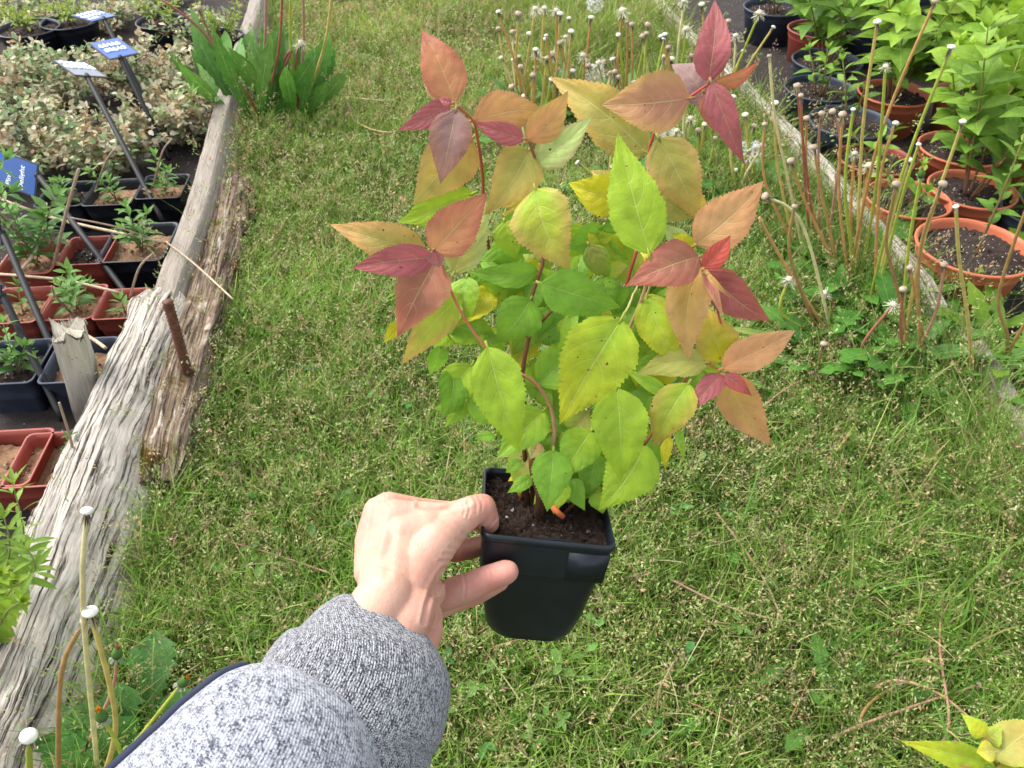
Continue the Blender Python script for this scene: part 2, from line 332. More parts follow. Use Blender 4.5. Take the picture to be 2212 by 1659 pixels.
# ------------------------------------------------------------------ grass: one mass of blades and seed heads
def strips(P0, D, Hh, Wd, bend, c0, c1, lv=3):
    """blades: base points, lean direction (unit xy), height, width, bend; returns V, loops, starts, cols"""
    n = len(P0); ang = rng.uniform(0, 2 * np.pi, n); wx = np.stack([np.cos(ang), np.sin(ang), 0 * ang], 1) * Wd[:, None] * .5
    V = np.zeros((n, 2 * lv - 1, 3)); Cc = np.zeros((n, 2 * lv - 1, 3))
    for i in range(lv):
        t = i / (lv - 1); cen = P0 + np.concatenate([D * (bend * t ** 1.8)[:, None] if False else D * (bend[:, None] * t ** 1.8), (Hh * (t - .12 * t * t * (bend / np.maximum(Hh, 1e-4))))[:, None]], 1)
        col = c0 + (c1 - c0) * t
        if i < lv - 1: k = 1 - .35 * t; V[:, 2 * i] = cen - wx * k; V[:, 2 * i + 1] = cen + wx * k; Cc[:, 2 * i] = col; Cc[:, 2 * i + 1] = col
        else: V[:, 2 * i] = cen; Cc[:, 2 * i] = col
    fl = []; 
    for i in range(lv - 2): fl.append((2 * i, 2 * i + 1, 2 * i + 3, 2 * i + 2))
    m_ = 2 * lv - 1; off = (np.arange(n) * m_)[:, None]
    quads = np.concatenate([off + np.array(f)[None] for f in fl], 1).reshape(n, -1); tri = off + np.array([2 * lv - 4, 2 * lv - 3, 2 * lv - 2])[None]
    loops = np.concatenate([quads, tri], 1).ravel(); ln = np.tile(np.array([4] * len(fl) + [3]), n); starts = np.concatenate([[0], np.cumsum(ln)[:-1]])
    return V.reshape(-1, 3), loops, starts, Cc.reshape(-1, 3)
def diamonds(Cn, A, L, W):
    n = len(Cn); r = rng.normal(size=(n, 3)); s = np.cross(A, r); s /= np.linalg.norm(s, axis=1)[:, None] + 1e-9
    V = np.stack([Cn - A * L[:, None] * .5, Cn + s * W[:, None] * .5 - A * L[:, None] * .08, Cn + A * L[:, None] * .5, Cn - s * W[:, None] * .5 - A * L[:, None] * .08], 1)
    return V.reshape(-1, 3), np.arange(4 * n), np.arange(n) * 4
def nz(x, y, s, seed=0): return np.array([noise.noise(Vector((a * s + seed, b * s, seed * 1.7))) for a, b in zip(x, y)])
gx, gy = np.meshgrid(np.linspace(-3, 3, 121), np.linspace(0, 7, 141)); NZ = {}
def nlook(x, y, s, seed):
    k = (s, seed)
    if k not in NZ: NZ[k] = nz(gx.ravel(), gy.ravel(), s, seed).reshape(gx.shape)
    i = np.clip((y / 7 * 140).astype(int), 0, 140); j = np.clip(((x + 3) / 6 * 120).astype(int), 0, 120); return NZ[k][i, j]
def sample(n, ymin, ymax):
    y = rng.uniform(ymin, ymax, n * 4); x = rng.uniform(-2.4, 2.5, n * 4); ok = (x > XL(y)) & (x < XR(y) + .02)
    d = np.sqrt(y ** 2 + CAMH ** 2); hw = (.743 * y + .84) * .70 + .12; ok &= np.abs(x) < hw; ok &= rng.uniform(size=len(y)) < (1.35 / d) ** 1.3
    return x[ok][:n], y[ok][:n]
def grass(N, NP):
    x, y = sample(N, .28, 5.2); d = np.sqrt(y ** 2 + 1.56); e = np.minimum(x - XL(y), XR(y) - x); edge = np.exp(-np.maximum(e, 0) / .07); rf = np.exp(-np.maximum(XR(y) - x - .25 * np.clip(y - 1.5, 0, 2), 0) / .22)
    n1 = nlook(x, y, 2.3, 1); n2 = nlook(x, y, 7, 2); n3 = nlook(x, y, 13, 5)
    P0 = np.stack([x, y, np.zeros_like(x)], 1); a = rng.uniform(0, 2 * np.pi, len(x)); D = np.stack([np.cos(a), np.sin(a)], 1)
    H = rng.uniform(.016, .072, len(x)) * (1 + .35 * n1 + .55 * n2) * (1 + .9 * edge + 1.5 * rf); W = rng.uniform(.0018, .0042, len(x)) * (d / 1.5) ** .65
    bend = H * rng.uniform(.1, 1.1, len(x))
    g1 = np.array(S(90, 140, 50)); g2 = np.array(S(152, 190, 82)); dry = np.array(S(205, 188, 140)); yel = np.array(S(172, 180, 92))
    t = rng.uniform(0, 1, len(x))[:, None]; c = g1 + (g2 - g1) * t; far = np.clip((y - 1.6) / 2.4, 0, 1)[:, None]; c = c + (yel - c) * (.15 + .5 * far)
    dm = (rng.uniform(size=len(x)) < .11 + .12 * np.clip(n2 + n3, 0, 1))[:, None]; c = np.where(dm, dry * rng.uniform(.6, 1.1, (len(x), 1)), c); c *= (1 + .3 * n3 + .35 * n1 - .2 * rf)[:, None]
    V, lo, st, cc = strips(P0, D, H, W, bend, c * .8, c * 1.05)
    parts = [(V, lo, st, cc)]
    # coarse tall tufts along both edges
    k_ = 24000; yy = rng.uniform(.3, 4.8, k_); tuft = nlook(np.full(k_, .5), yy, 6, 44); xx = XR(yy) + .05 - np.abs(rng.normal(0, .19, k_)) * (1 + .25 * np.clip(yy - 1, 0, 3)); kl = 7000; yl = rng.uniform(.3, 4.6, kl); xl = XL(yl) - .03 + np.abs(rng.normal(0, .05, kl)) * (1 + .3 * yl)
    xx = np.concatenate([xx, xl]); yy = np.concatenate([yy, yl]); nn_ = nlook(np.clip(xx, -2.9, 2.9), yy, 9, 47); kp = (rng.uniform(size=len(xx)) < .35 + 1.6 * nn_); xx, yy = xx[kp], yy[kp]; right = xx > 0; n_ = len(xx); aa = rng.uniform(0, 2 * np.pi, n_)
    Ht = np.where(right, rng.uniform(.05, .17, n_), rng.uniform(.04, .12, n_)); ct = np.array([S(92, 140, 52), S(128, 168, 72), S(160, 172, 92), S(176, 160, 110)])[rng.choice(4, n_, p=[.4, .33, .17, .1])] * rng.uniform(.75, 1.1, (n_, 1))
    parts.append(strips(np.stack([xx, yy, 0 * xx], 1), np.stack([np.cos(aa), np.sin(aa)], 1), Ht, rng.uniform(.0025, .0055, n_), Ht * rng.uniform(.15, 1.0, n_), ct * .8, ct * 1.05, 5))
    # long dry straws lying in the turf
    xs_, ys_ = sample(5200, .28, 4.8); k_ = len(xs_); aa = rng.uniform(0, 2 * np.pi, k_); Ls = rng.uniform(.03, .13, k_); z_ = rng.uniform(.012, .04, k_)
    P_s = np.stack([xs_, ys_, z_], 1); tc = np.array([S(200, 186, 142), S(150, 165, 84), S(176, 132, 100)])[rng.integers(0, 3, k_)]
    parts.append(strips(P_s, np.stack([np.cos(aa), np.sin(aa)], 1), rng.uniform(.004, .03, k_), rng.uniform(.0014, .0026, k_), Ls, tc, tc, 4))
    # seed heads of annual meadow grass
    x, y = sample(NP, .28, 4.8); d = np.sqrt(y ** 2 + 1.56); n2 = nlook(x, y, 5, 7); keep = rng.uniform(size=len(x)) < .75 + .9 * n2; x, y, d = x[keep], y[keep], d[keep]
    e = np.minimum(x - XL(y), XR(y) - x); edge = np.exp(-np.maximum(e, 0) / .08); tall = (rng.uniform(size=len(x)) < .5 * edge + .01)
    n = len(x); H = rng.uniform(.035, .085, n) * (1 + .9 * edge + 1.0 * np.exp(-np.maximum(XR(y) - x, 0) / .25)) + tall * rng.uniform(.05, .13, n); a = rng.uniform(0, 2 * np.pi, n); D = np.stack([np.cos(a), np.sin(a)], 1); bend = H * rng.uniform(.2, 1.0, n)
    P0 = np.stack([x, y, np.zeros(n)], 1); sc = np.array(S(120, 150, 65)); sc2 = np.array(S(150, 110, 80)); tt = rng.uniform(0, 1, n)[:, None] ** 1.5
    cs = sc + (sc2 - sc) * tt
    V, lo, st, cc = strips(P0, D, H, np.full(n, .0012) * (d / 1.5) ** .6, bend, cs, cs, 4); parts.append((V, lo, st, cc))
    K = 13; tip = P0 + np.concatenate([D * bend[:, None], (H * (1 - .12 * bend / H))[:, None]], 1); ax = np.concatenate([D * bend[:, None] * 1.5, H[:, None]], 1); ax /= np.linalg.norm(ax, axis=1)[:, None]
    hl = rng.uniform(.026, .064, n); u = np.tile(np.linspace(0, 1, K), (n, 1)) + rng.uniform(-.03, .03, (n, K)); rad = (.003 + .018 * (1 - u)) * rng.uniform(.3, 1.2, (n, K))
    rd = rng.normal(size=(n, K, 3)); rd -= (rd * ax[:, None]).sum(-1, keepdims=True) * ax[:, None]; rd /= np.linalg.norm(rd, axis=2)[..., None]
    Cn = tip[:, None] + ax[:, None] * (u - .55)[..., None] * hl[:, None, None] + rd * rad[..., None]; A = ax[:, None] * .8 + rd * .6 + rng.normal(size=(n, K, 3)) * .15; A /= np.linalg.norm(A, axis=2)[..., None]
    ls = rng.uniform(.0048, .0098, (n, K)) * (d / 1.5)[:, None] ** .6; V, lo, st = diamonds(Cn.reshape(-1, 3), A.reshape(-1, 3), ls.ravel(), ls.ravel() * .38)
    pa = np.array([S(156, 176, 100), S(186, 180, 132), S(194, 166, 124), S(164, 132, 112), S(138, 170, 84)]); pi_ = rng.choice(5, n, p=[.3, .28, .18, .09, .15]); cp = pa[pi_]; cp = np.repeat(cp, K, 0) * rng.uniform(.75, 1.15, (n * K, 1)); cc = np.repeat(cp, 4, 0)
    parts.append((V, lo, st, cc))
    ov = 0; ol = 0; VV = []; LL = []; SS = []; CCc = []
    for V, lo, st, cc in parts: VV.append(V); LL.append(lo + ov); SS.append(st + ol); CCc.append(cc); ov += len(V); ol += len(lo)
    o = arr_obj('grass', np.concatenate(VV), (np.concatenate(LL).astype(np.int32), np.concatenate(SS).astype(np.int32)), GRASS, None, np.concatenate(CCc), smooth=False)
    tag(o, 'short green lawn grass full of pale meadow grass seed heads', 'grass', kind='stuff')
grass(290000, 25000)

def clover(N):                                                           # small round and pointed weed leaves all through the turf
    x, y = sample(N, .3, 3.6); k = len(x); n_ = nlook(x, y, 3.1, 31); keep = rng.uniform(size=k) < .25 + 1.6 * np.clip(n_, 0, 1); x, y = x[keep], y[keep]; V = []; Fc = []; Cc = []
    for a, b_ in zip(x, y):
        c = jit(random.choice([S(84, 132, 62), S(100, 150, 66), S(70, 118, 58), S(118, 160, 76)]), .15)
        for q in range(random.randint(3, 5)):
            an = random.uniform(0, 6.28); L = random.uniform(.012, .030); w_ = L * random.uniform(.16, .34); z = random.uniform(.02, .045); o = Vector((a, b_, z)); d = Vector((math.cos(an), math.sin(an), random.uniform(-.1, .5))).normalized(); s = Vector((-d.y, d.x, random.uniform(-.3, .3))).normalized(); b0 = len(V)
            V += [o, o + d * L * .45 + s * w_, o + d * L * .85 + s * w_ * .7, o + d * L - Vector((0, 0, .003)), o + d * L * .85 - s * w_ * .7, o + d * L * .45 - s * w_, o + d * L * .5 - Vector((0, 0, w_ * .25))]
            Fc += [(b0, b0 + 1, b0 + 6), (b0 + 1, b0 + 2, b0 + 6), (b0 + 2, b0 + 3, b0 + 6), (b0 + 3, b0 + 4, b0 + 6), (b0 + 4, b0 + 5, b0 + 6), (b0 + 5, b0, b0 + 6)]; Cc += [c] * 7
    tag(arr_obj('clover', V, Fc, GRASS, None, Cc), 'small broad weed leaves mixed into the turf in patches', 'ground cover', kind='stuff')
clover(1100)

# ------------------------------------------------------------------ leaves and stems for every plant
def leaf(mb, base, ax, nrm, L, W, c1, c2, droop=.15, fold=.25, seg=6, kind='ovate', teeth=0, wav=0):
    ax = ax.normalized(); sd = ax.cross(nrm).normalized(); n = sd.cross(ax); vs = []; cs = []; uv = []
    prof = {'ovate': [(0, .06), (.12, .55), (.3, .95), (.45, 1), (.65, .78), (.85, .36), (1, .02)], 'lance': [(0, .08), (.2, .6), (.45, 1), (.7, .75), (1, .03)],
            'round': [(0, .1), (.2, .8), (.5, 1), (.8, .8), (1, .2)], 'dandelion': [(0, .10), (.25, .22), (.5, .6), (.78, 1), (.92, .62), (1, .05)]}[kind]
    for i in range(seg + 1):
        s = i / seg; hw = np.interp(s, [p[0] for p in prof], [p[1] for p in prof]) * W * .5
        if teeth and 0 < i < seg: hw *= (1 + teeth * (.5 if i % 2 else -.55))
        c = base + ax * (L * s) - n * (droop * L * s * s); wv = n * (wav * W * math.sin(s * 17 + base.x * 90))
        back = -ax * (L / seg * .9 * teeth * 2 if (teeth and i % 2) else 0)
        for t in (-1, 0, 1):
            vs.append(c + sd * (hw * t) + n * (fold * hw * abs(t)) + (wv * t + back if t else Vector())); cs.append(mixc(c1, c2, s)); uv.append((t * .5 + .5, s))
    fs = []
    for i in range(seg):
        for k in range(2): fs.append((i * 3 + k, i * 3 + k + 1, i * 3 + k + 4, i * 3 + k + 3))
    mb.add(vs, fs, cs, uv)
def rnd_dir(zmin=-1):
    while True:
        v = Vector((random.gauss(0, 1), random.gauss(0, 1), random.gauss(0, 1))).normalized()
        if v.z >= zmin: return v
def leafy_stem(sm, fm, pts, r0, col, colt, L, W, c1, c2, gap, start=.2, kind='ovate', size=None, tilt=.5, droop=.2, tip=True, seg=6, n_tip=4):
    pth = smoothpath(pts, 12); tube(sm, pth, [r0 * (1 - .6 * i / (len(pth) - 1)) for i in range(len(pth))], col, colt, 6)
    tot = sum((pth[i + 1] - pth[i]).length for i in range(len(pth) - 1)); acc = 0; nxt = tot * start; a0 = random.uniform(0, 3)
    for i in range(len(pth) - 1):
        sg = (pth[i + 1] - pth[i]).length
        while acc + sg > nxt:
            p = pth[i].lerp(pth[i + 1], (nxt - acc) / sg); T = (pth[i + 1] - pth[i]).normalized(); u = nxt / tot
            s1 = T.cross(Vector((math.cos(a0), math.sin(a0), .1))).normalized()
            for q in (1, -1):
                k = (size(u) if size else (1 - .45 * u)) * random.uniform(.75, 1.15); d = (s1 * q + T * tilt + Vector((0, 0, random.uniform(-.15, .3)))).normalized()
                cc = mixc(jit(c1), jit(c2), min(1, u * random.uniform(.7, 1.2))); leaf(fm, p + d * .004, d, (T + rnd_dir() * .35).normalized(), L * k, W * k, cc, mixc(cc, jit(c2), .4), droop * random.uniform(.3, 1.6), .3, seg, kind)
            a0 += math.pi / 2 + random.uniform(-.3, .3); nxt += gap * random.uniform(.8, 1.2)
        acc += sg
    if tip:
        T = (pth[-1] - pth[-2]).normalized()
        for k in range(n_tip):
            a = k * 2 * math.pi / n_tip + a0; s1 = Vector((math.cos(a), math.sin(a), 0)); s1 = (s1 - T * s1.dot(T)).normalized(); d = (s1 * random.uniform(.4, .9) + T).normalized()
            leaf(fm, pth[-1], d, (T - s1 * .5).normalized(), L * .6 * random.uniform(.7, 1.1), W * .5, jit(c2), jit(c2), .1, .35, seg, kind)

# ------------------------------------------------------------------ pots
def lathe(mb, c, prof, seg=40, col=(1, 1, 1), ox=Vector()):
    vs = []; fs = []; n = len(prof)
    for r, z in prof:
        for k in range(seg): a = 2 * math.pi * k / seg; vs.append(c + Vector((r * math.cos(a), r * math.sin(a), z)))
    for i in range(n - 1):
        for k in range(seg): k2 = (k + 1) % seg; fs.append((i * seg + k, i * seg + k2, (i + 1) * seg + k2, (i + 1) * seg + k))
    mb.add(vs, fs, col)
def soil_disc(c, r, z, mat, root, amp=.006, sq=None, yaw=0):
    mb = MB(); n = 26; vs = []; fs = []; sd = random.uniform(0, 50)
    for j in range(n):
        for i in range(n):
            u = -1 + 2 * i / (n - 1); v = -1 + 2 * j / (n - 1)
            if sq is None: x = u * math.sqrt(1 - v * v / 2) * r; y = v * math.sqrt(1 - u * u / 2) * r
            else: x = u * sq; y = v * sq
            xx = x * math.cos(yaw) - y * math.sin(yaw); yy = x * math.sin(yaw) + y * math.cos(yaw)
            vs.append(c + Vector((xx, yy, z + noise.fractal(Vector((x * 60 + sd, y * 60, 0)), .8, 2, 4) * amp)))
    for j in range(n - 1):
        for i in range(n - 1): fs.append((j * n + i, j * n + i + 1, (j + 1) * n + i + 1, (j + 1) * n + i))
    mb.add(vs, fs, (1, 1, 1))
    for _ in range(26):
        a = random.uniform(0, 6.28); q = random.uniform(0, .85) * r; ball(mb, c + Vector((q * math.cos(a), q * math.sin(a), z + .003)), random.uniform(.002, .005), (1, 1, 1), seg=5, rings=3)
    obj('soil', mb, mat, root)
def round_pot(px, py, wpx, mat, h, root_label, cat, soil=SOIL, name='plant_pot', rimz=None, group=None):
    rz = h if rimz is None else rimz; c = P(px, py, rz); r = wpx / 2 / F * depth(c); c.z = rz - h
    root = thing(name, root_label, cat, c, group); mb = MB()
    lathe(mb, c, [(r * .70, 0), (r * .74, .002), (r * .90, h * .78), (r * .93, h * .80)]); lathe(mb, c, [(r * .90, h * .8), (r * .88, h * .8), (r * .68, .01)]); obj('pot', mb, mat, root)
    mb = MB(); lathe(mb, c, [(r * .93, h * .80), (r * .965, h * .95), (r, h - .006), (r * 1.01, h - .001), (r * .99, h + .002), (r * .955, h + .001), (r * .94, h - .01), (r * .9, h * .79)]); obj('rim', mb, mat, root)
    soil_disc(c, r * .93, h * .86, soil, root, .01); return root, c + Vector((0, 0, h * .86)), r
def square_pot(px, py, wpx, mat, h, label, soil=SANDY, yaw=0, asp=1.0, name='plant_pot', rimz=.11, group=None, cat='plant pot', fill=.78):
    c = P(px, py, rimz); s = wpx / 2 / F * depth(c); c.z = rimz - h; root = thing(name, label, cat, c, group); mb = MB()
    def ring(k, z, rr=.22, n=6):
        out = []
        for q, (sx, sy) in enumerate([(1, 1), (-1, 1), (-1, -1), (1, -1)]):
            for j in range(n + 1):
                a = math.pi / 2 * (q + j / n); ex = s * k; ey = s * k * asp; R_ = rr * s * k
                x = sx * (ex - R_) + R_ * math.cos(a); y = sy * (ey - R_) + R_ * math.sin(a)
                out.append(c + Vector((x * math.cos(yaw) - y * math.sin(yaw), x * math.sin(yaw) + y * math.cos(yaw), z)))
        return out
    def skin(rs):
        m_ = len(rs[0]); vs = [v for r_ in rs for v in r_]; fs = []
        for i in range(len(rs) - 1):
            for k in range(m_): k2 = (k + 1) % m_; fs.append((i * m_ + k, i * m_ + k2, (i + 1) * m_ + k2, (i + 1) * m_ + k))
        mb.add(vs, fs, (1, 1, 1))
    skin([ring(.72, 0), ring(.87, h * .72), ring(.91, h * .74)]); skin([ring(.88, h * .75), ring(.70, .01)]); obj('pot', mb, mat, root); mb = MB()
    skin([ring(.91, h * .74), ring(.95, h * .98), ring(1.0, h * .985), ring(1.0, h), ring(.94, h), ring(.92, h * .9), ring(.87, h * .74)]); obj('rim', mb, mat, root)
    vs_ = s * .9; soil_disc(c, s * .9, h * fill, soil, root, .006, sq=vs_ * 1.0, yaw=yaw); return root, c + Vector((0, 0, h * fill)), s
YL = math.atan2(-(B_[0].x - B_[3].x), B_[0].y - B_[3].y) * 1.0
# left bed: square pots, each (px, py, width px, plastic, soil, label, plant)
def bush(root, at, shoots, L=.035, W=.011, c1=S(88, 140, 62, .8), c2=S(132, 178, 88, .8), twigs=()):
    shoots = [(a * 1.5, b_ * 1.5, c_ * 1.35) for a, b_, c_ in shoots]; L *= 1.5; W *= 2.1
    sm, fm = MB(), MB()
    for dx, dy, h in shoots: leafy_stem(sm, fm, [at, at + Vector((dx * .4, dy * .4, h * .5)), at + Vector((dx, dy, h))], .002, S(120, 92, 72), S(120, 150, 80), L, W, c1, c2, .014, .15, 'lance', tilt=.5, droop=.25)
    for pts, r in twigs: p_ = smoothpath(pts, 10); tube(sm, p_, [r * (1 - .3 * i / (len(p_) - 1)) for i in range(len(p_))], S(150, 125, 105), S(172, 150, 130), 7)
    obj('stem', sm, BARK, root)
    if fm.v: obj('foliage', fm, LEAF, root)
def T(px, py, ref): return PY(px, py, ref.y)
def left_pots():
    yw = YL
    G = 'small square nursery pots in the left bed'
    L_ = [  # px, py, w, mat, soil, label, shoots, twig pixel paths
     (263, 655, 98, REDP, SANDY, 'brown-red square pot against the white end of the thick board', [(.0, .0, .03)], [[(280, 645), (300, 580), (330, 548)]]),
     (160, 652, 112, REDP, SANDY, 'brown-red square pot with a rooted cutting, second from the white board end', [(-.01, .0, .06), (.02, -.01, .10)], [[(150, 672), (120, 640), (112, 618)]]),
     (40, 658, 118, REDP, SANDY, 'brown-red square pot left of the black label stakes, soil showing', [(.0, .02, .05)], [[(30, 690), (-10, 640)]]),
     (188, 540, 100, REDP, SOIL, 'brown-red square pot with bare compost behind the long black stake', [], []),
     (70, 555, 118, REDP, SANDY, 'brown-red square pot shaded by the tall green cutting', [(-.03, .0, .12), (.04, .02, .10), (.0, 0, .16)], [[(80, 700), (112, 590), (140, 470), (170, 365)], [(50, 520), (10, 470), (-30, 440)]]),
     (300, 522, 138, BLACKP, SANDY, 'black square pot of pale sand with a green seedling near the grey board', [(.0, .0, .10), (.02, .02, .07), (-.02, 0, .05)], [[(340, 520), (250, 490), (150, 470)]]),
     (352, 402, 96, BLACKP, SANDY, 'black square pot nearest the grey board in the back row', [(.0, .01, .09), (.02, 0, .06)], [[(330, 405), (350, 330), (372, 300)]]),
     (245, 414, 104, BLACKP, SANDY, 'black square pot in the middle of the back row, small cutting', [(.0, .0, .05), (-.03, .0, .07)], [[(240, 430), (205, 440), (185, 455)], [(205, 415), (228, 350), (250, 320)]]),
     (142, 418, 100, BLACKP, SOIL, 'black square pot at the left of the back row', [(.0, .0, .05), (-.02, .01, .04)], []),
     (172, 776, 132, BLUEP, SANDY, 'dusty black square pot of sand behind the pale wooden stake', [(.0, .0, .03)], []),
     (28, 780, 132, BLUEP, SOIL, 'dusty black square pot with a leafy green cutting at the left edge', [(.0, .02, .09), (.03, .0, .06), (-.03, .0, .07)], []),
     (15, 988, 150, REDP, SANDY, 'brown-red square pot of bare pale sand at the left edge', [], []),
     (103, 990, 142, REDP, SANDY, 'brown-red square pot with one sprouting twig beside the thick board', [], [[(160, 985), (150, 940), (128, 870)]]),
    ]
    for k, (x, y, w_, m_, so_, lab, sh, tw) in enumerate(L_):
        root, at, s = square_pot(x, y, w_, m_, .14 if m_ is not BLUEP else .17, lab, so_, yw, 1.15, 'potted_cutting' if (sh or tw) else 'plant_pot', .12 if y < 900 else .11, G, 'potted plant' if (sh or tw) else 'plant pot')
        if sh or tw: bush(root, at, sh, twigs=[([T(a, b, at + Vector((0, -.02 * i, 0))) for i, (a, b) in enumerate(p)], .003 if k != 4 else .005) for p in tw], L=.04 if k in (4, 5) else .034)
    sm, fm = MB(), MB(); b0 = P(158, 1000, .08)      # shoot on the twig in the last pot
    r = thing('seedling', 'tiny dark green seedling shoot between the red pot and the thick board', 'seedling', b0); leafy_stem(sm, fm, [b0, T(152, 940, b0)], .0018, S(110, 90, 70), S(90, 120, 70), .026, .010, S(60, 110, 60), S(75, 130, 70), .008, .3, 'lance'); obj('stem', sm, BARK, r); obj('foliage', fm, LEAF, r)
left_pots()
# tall cutting with big leaves over the label, lying canes
def free_plant(name, label, cat, base, stems, L, W, c1, c2, gap=.02, kind='lance', r0=.003, group=None, col=S(140, 112, 90), start=.25, n_tip=5, droop=.25):
    root = thing(name, label, cat, base, group); sm, fm = MB(), MB()
    for p in stems: leafy_stem(sm, fm, p, r0, col, S(130, 140, 85), L, W, c1, c2, gap, start, kind, n_tip=n_tip, droop=droop)
    obj('stem', sm, BARK, root); obj('foliage', fm, LEAF, root); return root
g1, g2 = S(80, 135, 62, .8), S(130, 178, 90, .8)
b0 = P(112, 560, .09); free_plant('leafy_cutting', 'tall cutting with wide green leaves beside the lettered label', 'plant', b0, [[b0, T(112, 520, b0), T(92, 470, b0)], [b0, T(95, 500, b0), T(118, 425, b0)], [b0, T(60, 520, b0), T(35, 470, b0)]], .075, .034, g1, g2, .02, start=.35)
b0 = P(-40, 480, .09); free_plant('leafy_cutting', 'green cutting whose leaf hangs over the lettered blue label', 'plant', b0, [[b0, T(-30, 400, b0), T(10, 345, b0)], [b0, T(-10, 440, b0), T(20, 415, b0)]], .075, .03, g1, g2, .03, start=.5)
b0 = P(182, 640, .09); free_plant('leafy_cutting', 'low green cutting just in front of the long black stake', 'plant', b0, [[b0, T(190, 615, b0)], [b0, T(165, 610, b0)]], .055, .018, g1, g2, .016, start=.4)
b0 = P(412, 290, .06); free_plant('leafy_cutting', 'long leaved yellow-green seedling beside the grey board', 'plant', b0, [[b0, T(413, 240, b0), T(412, 205, b0)]], .075, .02, S(110, 150, 70, .8), S(140, 178, 80, .8), .03, start=.6, n_tip=7, droop=.45)
for pts, rr, lab in [([(0, 592), (60, 597), (150, 607), (258, 632)], .0035, 'long thin pale cane lying over the red pots'), ([(-10, 425), (60, 452), (150, 480), (350, 522)], .0042, 'thick brown cane lying across the pots behind the label'),
                     ([(358, 522), (420, 570), (503, 646)], .0024, 'dry straw stem poking out over the grey board'), ([(40, 590), (75, 545), (92, 495), (100, 440)], .004, 'leaning grey twig standing in the red pots'), ([(176, 718), (205, 735), (228, 752)], .004, 'broken brown twig end beside the pale wooden stake')]:
    b0 = P(*pts[0], .13); pp = [P(a, b, .13 + .02 * math.sin(i)) for i, (a, b) in enumerate(pts)]; mb = MB(); p_ = smoothpath(pp, 14); tube(mb, p_, rr, S(180, 158, 132), S(196, 178, 150), 7); tag(obj('dry_twig', mb, BARK, org=b0), lab, 'twig')

# variegated, half dried shrubs at the back of the left bed
def varieg(px, py, w_, h, label, n=900, dry=.5, sx=1.0):
    b0 = P(px, py, .03); R_ = w_ / 2 / F * depth(b0); root = thing('variegated_shrub', label, 'shrub', b0, 'low variegated shrubs in the left bed'); sm, fm = MB(), MB(); rr = random
    pal = [S(206, 196, 160, .9), S(224, 214, 182, .9), S(190, 160, 118, .85), S(160, 185, 125, .8), S(185, 200, 150, .85), S(110, 135, 90, .8), S(215, 215, 180, .9)]
    for k in range(56):
        a = rr.uniform(0, 6.28); q = R_ * math.sqrt(rr.random()); tp = b0 + Vector((q * math.cos(a) * sx, q * math.sin(a), h * rr.uniform(.55, 1.0) * (1 - .35 * (q / R_) ** 2))); d = rr.random() < dry
        p_ = smoothpath([b0 + Vector((q * math.cos(a) * .4, q * math.sin(a) * .4, 0)), b0.lerp(tp, .6) + rnd_dir() * .02, tp], 8); tube(sm, p_, .0013, S(150, 110, 90), S(160, 135, 105), 4)
        for j in range(n // 50):
            u = rr.uniform(.25, 1); i = int(u * (len(p_) - 1)); p = p_[i] + rnd_dir() * rr.uniform(.003, .028); dd = rnd_dir(-.3)
            c = jit(pal[rr.choice([0, 1, 1, 2, 0]) if d or rr.random() < .25 else rr.choice([3, 4, 5, 6, 3])], .2); L = rr.uniform(.014, .030)
            leaf(fm, p, dd, (Vector((0, 0, 1)) + rnd_dir() * .9).normalized(), L, L * .62, c, jit(c), .1, .35 if d else .15, 3, 'round')
    obj('stem', sm, BARK, root); obj('foliage', fm, FOL, root)
varieg(75, 365, 340, .24, 'broad variegated shrub, half dried, behind the lettered label', 2300, .2)
varieg(235, 370, 300, .22, 'variegated shrub with cream dead leaves behind the label stakes', 2000, .5)
varieg(380, 300, 220, .22, 'dried cream leaved shrub beside the grey edging board', 1700, .65)
varieg(30, 225, 330, .24, 'pale green variegated shrub at the upper left edge', 1800, .15)
varieg(175, 215, 300, .24, 'variegated shrub behind the grey label, mixed tan and green', 1700, .35)
varieg(335, 195, 290, .22, 'variegated shrub right of the upper blue labels, mostly tan', 1700, .5)
varieg(420, 95, 240, .16, 'bright yellow-green little shrub at the back of the left bed', 900, .0)
varieg(40, 70, 260, .14, 'low green variegated shrub in the top left corner', 1300, .1)
varieg(215, 60, 220, .13, 'low shrub just behind the top blue label', 1200, .3)
varieg(330, 10, 240, .13, 'pale low shrub at the very top of the left bed', 1000, .2)
for k, (x, y, w_, lab) in enumerate([(60, 60, 130, 'black round pot at the top left corner'), (150, 45, 120, 'black round pot behind the top blue label'), (480, 75, 90, 'small black round pot by the far end of the grey board'), (350, 45, 110, 'black round pot under grass blades at the top left')]):
    root, at, r = round_pot(x, y, w_, BLACKP, .14, lab, 'potted plant', SOIL, 'potted_plant'); sm, fm = MB(), MB()
    for i in range(10):
        a = random.uniform(0, 6.28); leafy_stem(sm, fm, [at, at + Vector((.05 * math.cos(a), .05 * math.sin(a), .06)), at + Vector((.09 * math.cos(a), .09 * math.sin(a), random.uniform(.06, .14)))], .0018, S(120, 80, 70), S(120, 150, 80), .04, .016, S(120, 165, 70, .8), S(190, 205, 90, .8), .02, .3)
    obj('stem', sm, BARK, root); obj('foliage', fm, LEAF, root)

